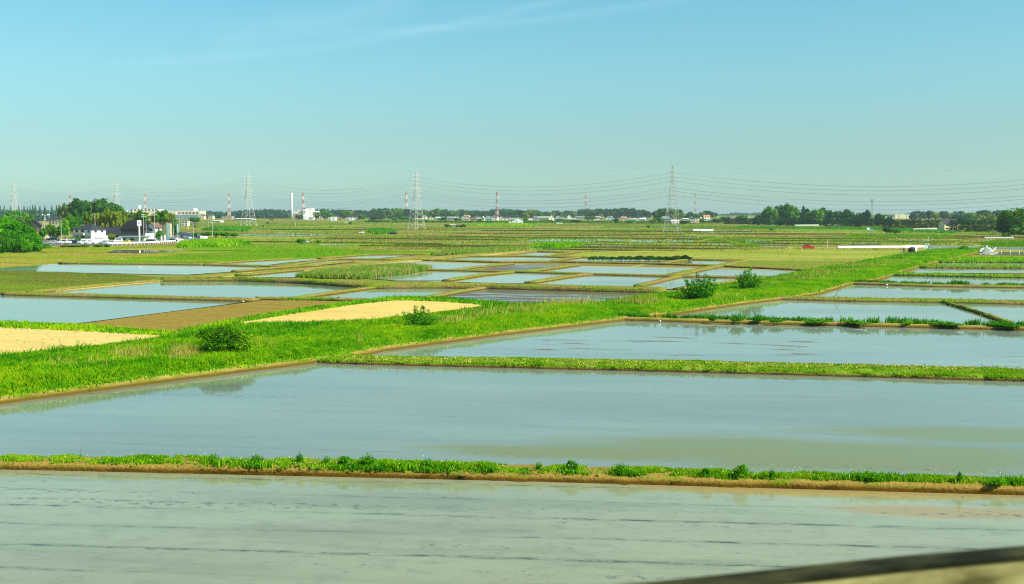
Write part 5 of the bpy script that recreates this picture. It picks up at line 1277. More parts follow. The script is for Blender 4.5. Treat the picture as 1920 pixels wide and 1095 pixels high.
for px, b, wp, hp, lb in [(382.5, 449.5, 13, 7, 'white wide signboard at the right end of the car park wall'), (349, 456, 14, 6.5, 'white signboard on two posts at the edge of the tall grass')]:
    g = G(px, b); s2 = mpp(g); o = empty('signboard', g, R(18), lb, 'sign'); MB().box(0, 0, .5, wp*s2, .15, hp*s2-.5).build('board', WHITE, o)
    for x in (-.42, .42): MB().box(x*wp*s2, .15, -.3, .14, .12, hp*s2).build('post', GALV, o)
    marks(o, -.1, [('grey_print', GREYP, 0, hp*s2*.6, wp*s2*.55, .18), ('red_mark', MARKR, -wp*s2*.3, hp*s2*.35, .5, .25)])
# poles of the near town
for px, b, tp, lb, kw in [
 (84.5, 449, 403, 'concrete utility pole with guy brace above the dark cars', dict(head='transformer')), (179, 449, 400, 'tall pale utility pole at the right corner of the hip-roofed house', dict(arms=1)), (270, 453, 401, 'utility pole just right of the tall shop sign', {}), (290.5, 454, 398, 'tall utility pole in front of the white billboard edge', {}),
 (9.5, 420, 391, 'pale pole at the left edge behind the green thicket', dict(arms=1)), (24.5, 420, 388, 'thin pole beside the leftmost pylon', dict(arms=1)), (39, 420, 391, 'pole with crossarms right of the leftmost pylon', {}), (89, 436, 418, 'short pale pole right of the guyed pole', dict(arms=1)), (107.5, 438, 412, 'grey pole below the dark-roofed house on the rise', dict(arms=1)),
 (308, 436, 396, 'slim pole left of the teal columns', {}), (319, 440, 397, 'pale pole just right of the teal columns', {}), (337, 430, 400, 'slim pole above the dark off-road car', dict(arms=1)), (342, 420, 384, 'tall thin pole in front of the cream works', dict(arms=2)), (362.5, 449, 416, 'thin pole beside the blue and white car', dict(arms=1)), (398.5, 453, 416, 'grey pole standing in the tall grass bank', dict(arms=1)), (380.5, 427, 405, 'pole in the field right of the car park', dict(arms=1)), (390.5, 424, 402, 'thin pole beside the narrow dark blue house', dict(arms=1)), (414.5, 426, 420, 'short pale post right of the low white sheet roof', dict(arms=0)),
 (1551, 466, 450, 'white marker pole standing right of the red car', dict(arms=0, r=.09, mat=WHITE)), (1740.5, 450, 443, 'thin white marker post in the field above the sluice', dict(arms=0, r=.08, mat=WHITE)), (1835.5, 450, 444, 'short white post left of the far white railing', dict(arms=0, r=.1, mat=WHITE)), (1897.5, 447, 440, 'white post with a knob at the right end of the far railing', dict(arms=0, r=.1, mat=WHITE)), (1434, 454, 449, 'short pale stake among the flooded strips', dict(arms=0, r=.1, mat=WHITE)), (554, 425, 417, 'white stake in the fields below the white chimney', dict(arms=0, r=.14, mat=WHITE)),
 (1062, 417, 404, 'pole right of the tall white gabled house', dict(arms=1)), (1094, 417, 403, 'pole with crossarm below the wood', dict(arms=1)), (875, 411, 398, 'pole behind the orange-roofed house', dict(arms=1)), (912, 409, 399, 'pole left of the wide white house', dict(arms=1)), (685, 412, 402, 'pole left of the tall white block', dict(arms=1)), (590, 412, 400, 'pole right of the waste plant', dict(arms=1)), (1197, 410, 401, 'pole left of the cream flat-roofed house', dict(arms=1)), (1229, 411, 402, 'pole left of the trees by the tallest pylon', dict(arms=1)), (1301.5, 416, 398, 'pole just left of the red and white mast foot', dict(arms=1)), (822, 409, 395, 'pole among the trees right of the middle pylon', dict(arms=1)), (1571, 417, 404, 'pole behind the middle of the long hedge', dict(arms=1)), (1583, 417, 406, 'second pole behind the middle of the long hedge', dict(arms=1)), (1720, 416, 402, 'pole above the dark house right of the antenna mast', dict(arms=1)), (1746.5, 416, 404, 'pole left of the house in the hedge gap', dict(arms=1))]:
    pole(px, b, tp, lb, **kw)
pole(115.5, 459, 411, 'tall thin street lamp standing behind the white vans', 0, .1, GALV, lamp=True); pole(274.5, 452, 413, 'street lamp just left of the white billboard', 0, .1, GALV, lamp=True); pole(325.5, 453, 410, 'street lamp with white head above the black car', 0, .1, GALV, lamp=True)
g = G(72.5, 448); s = mpp(g); o = tag(MB().tube((0, 0, -.2), (11.5*s, 1.0, 42*s), .16, .14, 7).build('guy_brace', POLE), 'slanting concrete brace leaning against the guyed utility pole', 'pole brace'); o.location = g
for px, lb in ((313.5, 'left teal column of the pair in front of the tan house'), (317.5, 'right teal column of the pair in front of the tan house')):
    g = G(px, 450); s = mpp(g); o = empty('teal_column', g, 0, lb, 'column'); MB().box(0, 0, -.3, .6, .5, 31*s+.3).build('column_shaft', TEALP, o); MB().box(0, 0, 31*s, .75, .65, .2).build('cap', GALV, o)
g = G(332.5, 454); s = mpp(g); o = empty('banner_pole', g, 0, 'pale teal banner pole beside the white pedestal', 'banner'); MB().tube((0, 0, -.2), (0, 0, 36*s), .1, .07, 6).build('banner_shaft', SKYP, o); MB().box(.35, 0, 18*s, .6, .05, 16*s).build('banner', SKYP, o); MB().box(0, 0, -.1, .9, .9, 1.8).build('pedestal', WHITE, o)
g = G(306, 452); o = empty('white_gatepost', g, 0, 'white gatepost pair below the tan house', 'gate'); [MB().box(x, 0, -.2, .5, .5, 3.0).build('gatepost', WHITE, o) for x in (-.7, .8)]
g = G(352.5, 430); s = mpp(g); o = empty('orange_post', g, 0, 'orange and white marker column beside the storage cabin', 'post'); MB().box(0, 0, -.2, .9, .6, 7*s).build('column_shaft', PINK, o); MB().box(0, -.02, 5.2*s, 1.0, .7, 1.2*s).build('orange_panel', ORANGE, o)
rail([(202, 460.3), (240, 459.6), (280, 458.2), (329, 455.2)], 1.15, 'long white guard rail along the road in front of the parked cars', WHITE, 1.9, thick=.5)
rail([(112, 462.2), (129, 462)], .5, 'short white kerb rail below the white vans', WHITE, 2.2, thick=.3)
rail([(77, 462.5), (96, 462)], .5, 'short white kerb rail left of the white vans', WHITE, 2.2, thick=.3)

# ------------------------------------------------------------------ vehicles
CARS = [
 (100, 457.2, 'sedan', SILVER, 'silver sedan parked leftmost behind the hedge', R(182)), (96, 451.5, 'suv', BLACKC, 'black tall car parked behind the silver sedan', R(200)), (107, 454.5, 'hatch', NAVY, 'navy car left of the white box truck', R(90)), (119, 457, 'van', WHITEC, 'white van parked behind the street lamp', R(175)), (132.5, 456.6, 'van', WHITEC, 'second white van, right of the street lamp', R(185)), (143, 456.4, 'suv', NAVY, 'dark navy tall car right of the white vans', R(95)), (155.5, 456.8, 'hatch', WHITEC, 'white hatchback in front of the white block wall', R(180)), (167, 456.8, 'sedan', WHITEC, 'white low car by the middle of the block wall', R(184)), (196, 457, 'sedan', SILVER, 'pale silver sedan left of the guard rail', R(178)), (208, 457.8, 'hatch', WHITEC, 'white hatchback behind the left end of the guard rail', R(180)),
 (222, 454.2, 'van', WHITEC, 'white van behind the yellow car', R(182)), (235.5, 457, 'hatch', YELLOW, 'bright yellow hatchback parked below the black-roofed house', R(180)), (277.5, 456.5, 'suv', NAVY, 'dark blue car behind the guard rail below the billboard', R(180)), (289, 456.3, 'van', WHITEC, 'white van behind the guard rail right of the dark blue car', R(2)), (322, 453.6, 'sedan', BLACKC, 'black sedan at the right end of the guard rail', R(180)), (341, 446.5, 'suv', BLACKC, 'dark off-road car standing in the car park', R(-70)), (335.5, 452, 'sedan', WHITEC, 'white car just left of the signboard on posts', R(20)), (355.5, 448.5, 'hatch', BLUEC, 'blue and white small car parked in the open car park', R(-60)), (366, 427, 'hatch', BLACKC, 'black car beside the orange post in the field lane', R(0)), (228, 450.5, 'van', WHITEC, 'white van further back under the palm-like shrub', R(180)),
 (1516, 467, 'hatch', RED, 'red hatchback with a black roof box on the field road', R(0)), (571, 456, 'hatch', BLUEC, 'light blue car parked beside the round bush in the fields', R(20)), (678, 438.2, 'truck', WHITEC, 'white pickup truck alone in the middle of the fields', R(0)), (1632, 434, 'truck', BLUEC, 'small blue truck with a white box in front of the hedge', R(0)), (738, 440.4, 'suv', BLACKC, 'black car half hidden at the end of the green rise', R(10)), (649, 417.6, 'hatch', WHITEC, 'white car on the road far below the dark blue roof', R(180)), (1046, 419.6, 'van', WHITEC, 'white van on the far road, left of the pair', R(180)), (1051.5, 419.8, 'hatch', WHITEC, 'white car on the far road, right of the pair', R(180))]
for px, b, kd, cl, lb, rz in CARS:
    z = .16 if px < 385 and b > 443 else .02
    car(px, b, kd, cl, lb, rz, z, roof=BLACKC if cl is RED else None, group='cars parked by the road' if px < 360 and b > 443 else None)
g = G(1629, 434); o = tag(MB().box(0, 0, .9, 1.9, 1.5, 1.75).build('cargo_box', WHITE), 'white cargo box on the bed of the small blue truck', 'box'); o.location = g+Vector((-.55, 0, 0))

# ------------------------------------------------------------------ canal works on the right
rail([(1571, 468), (1640, 467.3), (1690, 467)], 1.25, 'long white pipe rail beside the field road, left of the sluice', WHITE, 4.6, thick=.72, wide=.5)
rail([(1691, 467), (1733, 466)], 1.25, 'short white pipe rail leading to the blue sluice posts', WHITE, 4.6, thick=.8, wide=.5)
g = G(1738, 466); o = empty('sluice_gate', g, R(10), 'small sluice with two pale blue posts at the pipe rail end', 'sluice gate')
for x in (-.55, .65): MB().box(x, 0, -.3, .22, .22, 2.2).build('sluice_post', SKYP, o)
MB().box(.05, .05, .1, 1.1, .08, 1.0).build('gate_plate', SKYP, o); MB().box(.05, 0, 1.55, 1.5, .18, .12).build('crossbeam', SKYP, o)
GREYB = paint('weathered_grey_panel', (.33, .37, .33), .8, .15)
g = G(1788, 470); s = mpp(g); o = empty('canal_bridge', g, R(-1), 'long grey bridge wall over the canal between the two sluices', 'bridge'); L_ = 94*s
MB().box(0, .2, .75, L_, .4, .9).build('bridge_wall', GREYB, o); MB().box(0, .8, .1, L_, 1.6, .62).build('bridge_deck', CONC, o)
for i in range(9): MB().box((i-4)*L_/9, .5, -.6, .35, .5, .72).build('pier', CONC, o)
g = G(1850, 473.5); s = mpp(g); o = empty('sluice_house', g, R(4), 'white sluice structure with curved top and pale blue post', 'sluice')
MB().prism_y([(-2.2, 0), (-2.3, .7), (-1.7, 1.3), (-.9, 1.6), (1.3, 1.6), (1.6, 1.2), (1.6, 0)], 0, .5).build('curved_wall', WHITE, o)
MB().box(-.1, -.06, 1.4, .6, .3, .9).build('sluice_post', SKYP, o); MB().box(0, -.3, .3, 1.9, .25, 1.0).build('gate_plate', GREYB, o); MB().box(0, -.6, -.5, 4.2, 1.2, .8).build('plinth', CONC, o)
m = MB(); m.tube((1.4, -.2, .2), (3.0, -.2, 1.6), .28, .28, 6); m.build('sloping_pipe', WHITE, o)
for i in range(6): MB().box(-1.6+i*.95, -1.0, -.5, .3, .2, .75).build('white_block', WHITE, o)
rail([(1862, 471.5), (1920, 473), (2000, 475)], 1.45, 'white pipe rail on posts running right from the sluice structure', WHITE, 3.0, thick=.6, wide=.5)
rail([(1846, 449.5), (1900, 449.5)], 1.3, 'far white railing with many dark gaps below the great tree', WHITE, 1.6, thick=.5, wide=.2)
m = empty('hay_tarp', G(1710.5, 472), .3, 'dark rounded tarp heap with a white side beside the pipe rail', 'tarp heap')
MB().prism_y([(-1.2, 0), (-1.25, .7), (-.8, 1.35), (0, 1.55), (.6, 1.2), (.9, 0)], -.6, .6).build('dark_tarp', BLACKP, m, True); MB().prism_y([(.55, 0), (.6, 1.25), (1.3, 1.75), (1.6, 1.4), (1.55, 0)], -.5, .5).build('white_sheet', WHITE, m)
# person in dark clothes
def person(px, base, label, z=.1):
    g = G(px, base, z); o = empty('person', g, R(150), label, 'person')
    J = [(0, 0, .95), (0, 0, 1.2), (0, .02, 1.42), (0, .03, 1.52), (.19, 0, 1.42), (.26, .02, 1.14), (.22, .2, .95), (-.19, 0, 1.42), (-.27, .02, 1.14), (-.22, .18, .93), (.1, 0, .9), (.11, .03, .5), (.11, 0, .08), (.11, .16, .03), (-.1, 0, .9), (-.12, .05, .5), (-.13, -.02, .08), (-.13, .14, .03)]
    E_ = [(0, 1), (1, 2), (2, 3), (2, 4), (4, 5), (5, 6), (2, 7), (7, 8), (8, 9), (0, 10), (10, 11), (11, 12), (12, 13), (0, 14), (14, 15), (15, 16), (16, 17)]
    rr = [.15, .15, .14, .055, .065, .045, .035, .065, .045, .035, .09, .06, .045, .04, .09, .06, .045, .04]
    me = bpy.data.meshes.new('clothed_body'); me.from_pydata(J, E_, []); me.materials.append(paint('dark_work_clothes', (.012, .014, .02), .9)); b = link(bpy.data.objects.new('clothed_body', me), o)
    md = b.modifiers.new('skin', 'SKIN')
    for v, r_ in zip(me.skin_vertices[0].data, rr): v.radius = (r_, r_)
    me.skin_vertices[0].data[0].use_root = True
    b.modifiers.new('sub', 'SUBSURF').levels = 1
    SKIN = paint('skin', (.42, .25, .17), .6)
    MB().lathe([(.045, 1.50), (.075, 1.54), (.098, 1.62), (.10, 1.68), (.075, 1.74), (.03, 1.77)], 12, 0, .04).build('head', SKIN, o, True)
    MB().lathe([(.17, 1.685), (.16, 1.70), (.108, 1.705), (.10, 1.77), (.05, 1.80)], 12, 0, .04).build('hat', paint('dark_work_clothes', (.012, .014, .02)), o)
    for sx_ in (-1, 1):
        h = MB().box(sx_*.22, .21 if sx_ > 0 else .19, .85, .05, .03, .09)
        for k in range(4): h.tube((sx_*.22-.018+k*.012, .21, .86), (sx_*.22-.018+k*.012, .225, .79+.004*k), .006, .005, 5)
        h.tube((sx_*.20, .22, .91), (sx_*.19, .245, .86), .008, .006, 5); h.build('hand', SKIN, o)
person(1694.5, 474.5, 'person in dark work clothes standing at the field edge by the pipe rail')
# things on the nearest banks
g = G(140.5, 876.5, 0); o = empty('white_pipe', g, 0, 'upright white outlet pipe at the foot of the nearest earth bank', 'pipe')
MB().lathe([(.055, -.1), (.055, .30), (.062, .30), (.062, .36), (.045, .36)], 14).build('pipe_shaft', WHITE, o); MB().tube((.06, .5, .3), (.13, .55, 1.05), .008, .006, 5).build('thin_rod', paint('dark_rod', (.05, .06, .05)), o)
g = G(148, 875, .02); o = tag(MB().prism_y([(-.09, 0), (-.06, .12), (.02, .17), (.1, .22), (.07, .08), (.02, 0)], -.05, .05).build('white_scrap', WHITE), 'small white plastic scrap beside the upright outlet pipe', 'scrap'); o.location = g
for px, py, lb in [(1238, 603, 'white plastic cap on the bank at the corner of the streaky paddy'), (1663, 535, 'small white float at the foot of the far rushy bank'), (456, 566.5, 'white plastic piece lying in the water corner by the brown field')]:
    g = G(px, py, .12); k = mpp(g); o = MB().lathe([(1.4*k, 0), (1.7*k, 1.0*k), (1.2*k, 2.0*k), (.5*k, 2.6*k)], 10).build('plastic_cap', WHITE, smooth=True); o.location = g; tag(o, lb, 'plastic cap')
g = G(1567, 557, .5); o = tag(MB().tube((-.3, 0, -.1), (.5, 0, 1.05), .04, .03, 5).tube((.1, 0, .4), (.55, .1, -.05), .03, .03, 5).build('leaning_stakes', BROWNW), 'dark leaning stakes on the bank beside a paddy corner', 'stakes'); o.location = g
# antenna mast and small masts
g = G(1635, 424.5); s = mpp(g); H = 51*s; o = empty('antenna_mast', g, R(20), 'grey steel antenna mast on three legs standing behind the long hedge', 'mast')
m = MB(); w0, w1 = 1.6, .7
Wd = lambda t_: w0+(w1-w0)*t_
C3 = [(math.cos(a), math.sin(a)) for a in (.5, 2.6, 4.7)]
for i in range(10):
    a, b = i/10, (i+1)/10
    for k in range(3):
        c, q = C3[k], C3[(k+1) % 3]; m.tube((c[0]*Wd(a), c[1]*Wd(a), a*H), (c[0]*Wd(b), c[1]*Wd(b), b*H), .17, .15, 5, False); m.tube((c[0]*Wd(a), c[1]*Wd(a), a*H), (q[0]*Wd(b), q[1]*Wd(b), b*H), .07, .07, 3, False); m.tube((c[0]*Wd(b), c[1]*Wd(b), b*H), (q[0]*Wd(b), q[1]*Wd(b), b*H), .07, .07, 3, False)
m.build('mast_lattice', GALV, o); MB().box(0, 0, H-2.6, 3.0, 3.0, .15).build('platform', GALV, o)
for k in range(3):
    for e_ in (-.5, .5): MB().box(C3[k][0]*1.4+e_, C3[k][1]*1.4, H-2.4, .3, .2, 2.2).build('antenna_panel', GREYW, o)
MB().tube((0, 0, H-.1), (0, 0, H+1.6), .05, .03, 5).build('aerial', GALV, o)
pole(1786, 414, 382, 'thin tall skyline mast above the house in the hedge gap', 1, .3, GALV); pole(239, 408, 380.5, 'thin grey aerial mast left of the sawtooth works', 1, .3, GALV); pole(282, 409, 376, 'thin pale mast right of the mast behind the sawtooth works', 1, .3, GALV); pole(37, 411, 374.5, 'thin dark mast among the skyline conifers', 1, .3, GALV)
# field huts, tunnels
for px, b, w_, h_, lb in [(1318, 433.6, 38, 3.8, 'long pale vinyl tunnel in the fields right of the tallest pylon'), (446, 424, 54, .8, None)]:
    if not lb: continue
    g = G(px, b); s = mpp(g); L_, r_ = w_*s, h_*s; o = empty('vinyl_tunnel', g, 0, lb, 'greenhouse')
    prof = [(r_*1.3*math.cos(a), r_*math.sin(a)) for a in [i*math.pi/10 for i in range(11)]]
    m = MB(); n = len(prof)
    for x in (-L_/2, L_/2): m.v += [(x, y, z) for y, z in prof]
    for i in range(n-1): m.f.append((i, i+1, n+i+1, n+i))
    m.f += [tuple(range(n)), tuple(range(2*n-1, n-1, -1))]; m.build('vinyl_cover', paint('milky_vinyl', (.55, .62, .58), .4), o)
    for k in range(9): MB().box(-L_/2+L_*(k+.5)/9, -r_*1.33, 0, .12, .1, r_*.7).build('hoop', GALV, o)
g = G(850.5, 425.5); s = mpp(g); house(850, 425, 11, 3.6, WHITE, R_WHITE, 'shed', 'small white shed half hidden by dark shrubs in mid field', rf=.2, name='field_shed', cat='shed')
# the viaduct the picture is taken from
u = Vector((3.585, 1, 0)).normalized(); nn = Vector((-u.y, u.x, 0)); PX = ray(1920, 1016); t_ = 5.0/PX.y; base = Vector((0, 0, CZ))+PX*t_
o = empty('railway_viaduct', (base.x, base.y, 0), math.atan2(u.y, u.x), 'weathered concrete viaduct parapet with dark top, close at lower right', 'viaduct')
zt = base.z
def par_mat(nm, c0, c1, sc):
    t = NT(nm); p = t.mapv(t.pos(True), 0, (.35, 1, 1)); f = t.noise(p, sc, 5, .65); f2 = t.noise(p, sc*.25, 3)
    return t.done(t.bsdf(t.ramp(t.math('ADD', t.math('MULTIPLY', f, .5), t.math('MULTIPLY', f2, .5)), [(.41, c0), (.58, c1)]), .9, .15, t.bump(f, .4, .02)))
M_COPING = par_mat('dark_coping', (.006, .008, .002), (.055, .055, .018), 6); M_PAR = par_mat('weathered_concrete', (.07, .065, .018), (.50, .45, .20), 2.2)  # coping coloured much darker than the wall below it
def seg_box(x0, x1, y0, y1, z0, z1, jit=0.0):
    m = MB(); n = 60; r = random.Random(3)
    prev = None
    for i in range(n+1):
        x = x0+(x1-x0)*i/n; a, b = r.gauss(0, jit), r.gauss(0, jit)
        m.v += [(x, y0+b*.5, z0), (x, y1, z0), (x, y1+b*.4, z1+a), (x, y0+b*.5, z1+a*.8)]
        if i:
            k = (i-1)*4
            for q in range(4): m.f.append((k+q, k+(q+1) % 4, k+4+(q+1) % 4, k+4+q))
    m.f += [(0, 1, 2, 3)[::-1], tuple(n*4+q for q in range(4))]; return m
seg_box(-26, 40, -.15, 0, zt-.028, zt, .012).build('coping', M_COPING, o); seg_box(-26, 40, -.14, -.03, zt-1.2, zt-.029, .004).build('parapet_wall', M_PAR, o)
MB().box(7, -3.4, zt-2.0, 66, 6.8, .8).build('deck', M_PAR, o)
for x in (-20, 0, 20, 36): MB().box(x, -3.4, -.5, 2.0, 4.6, zt-1.5-.002).build('pier', M_PAR, o)
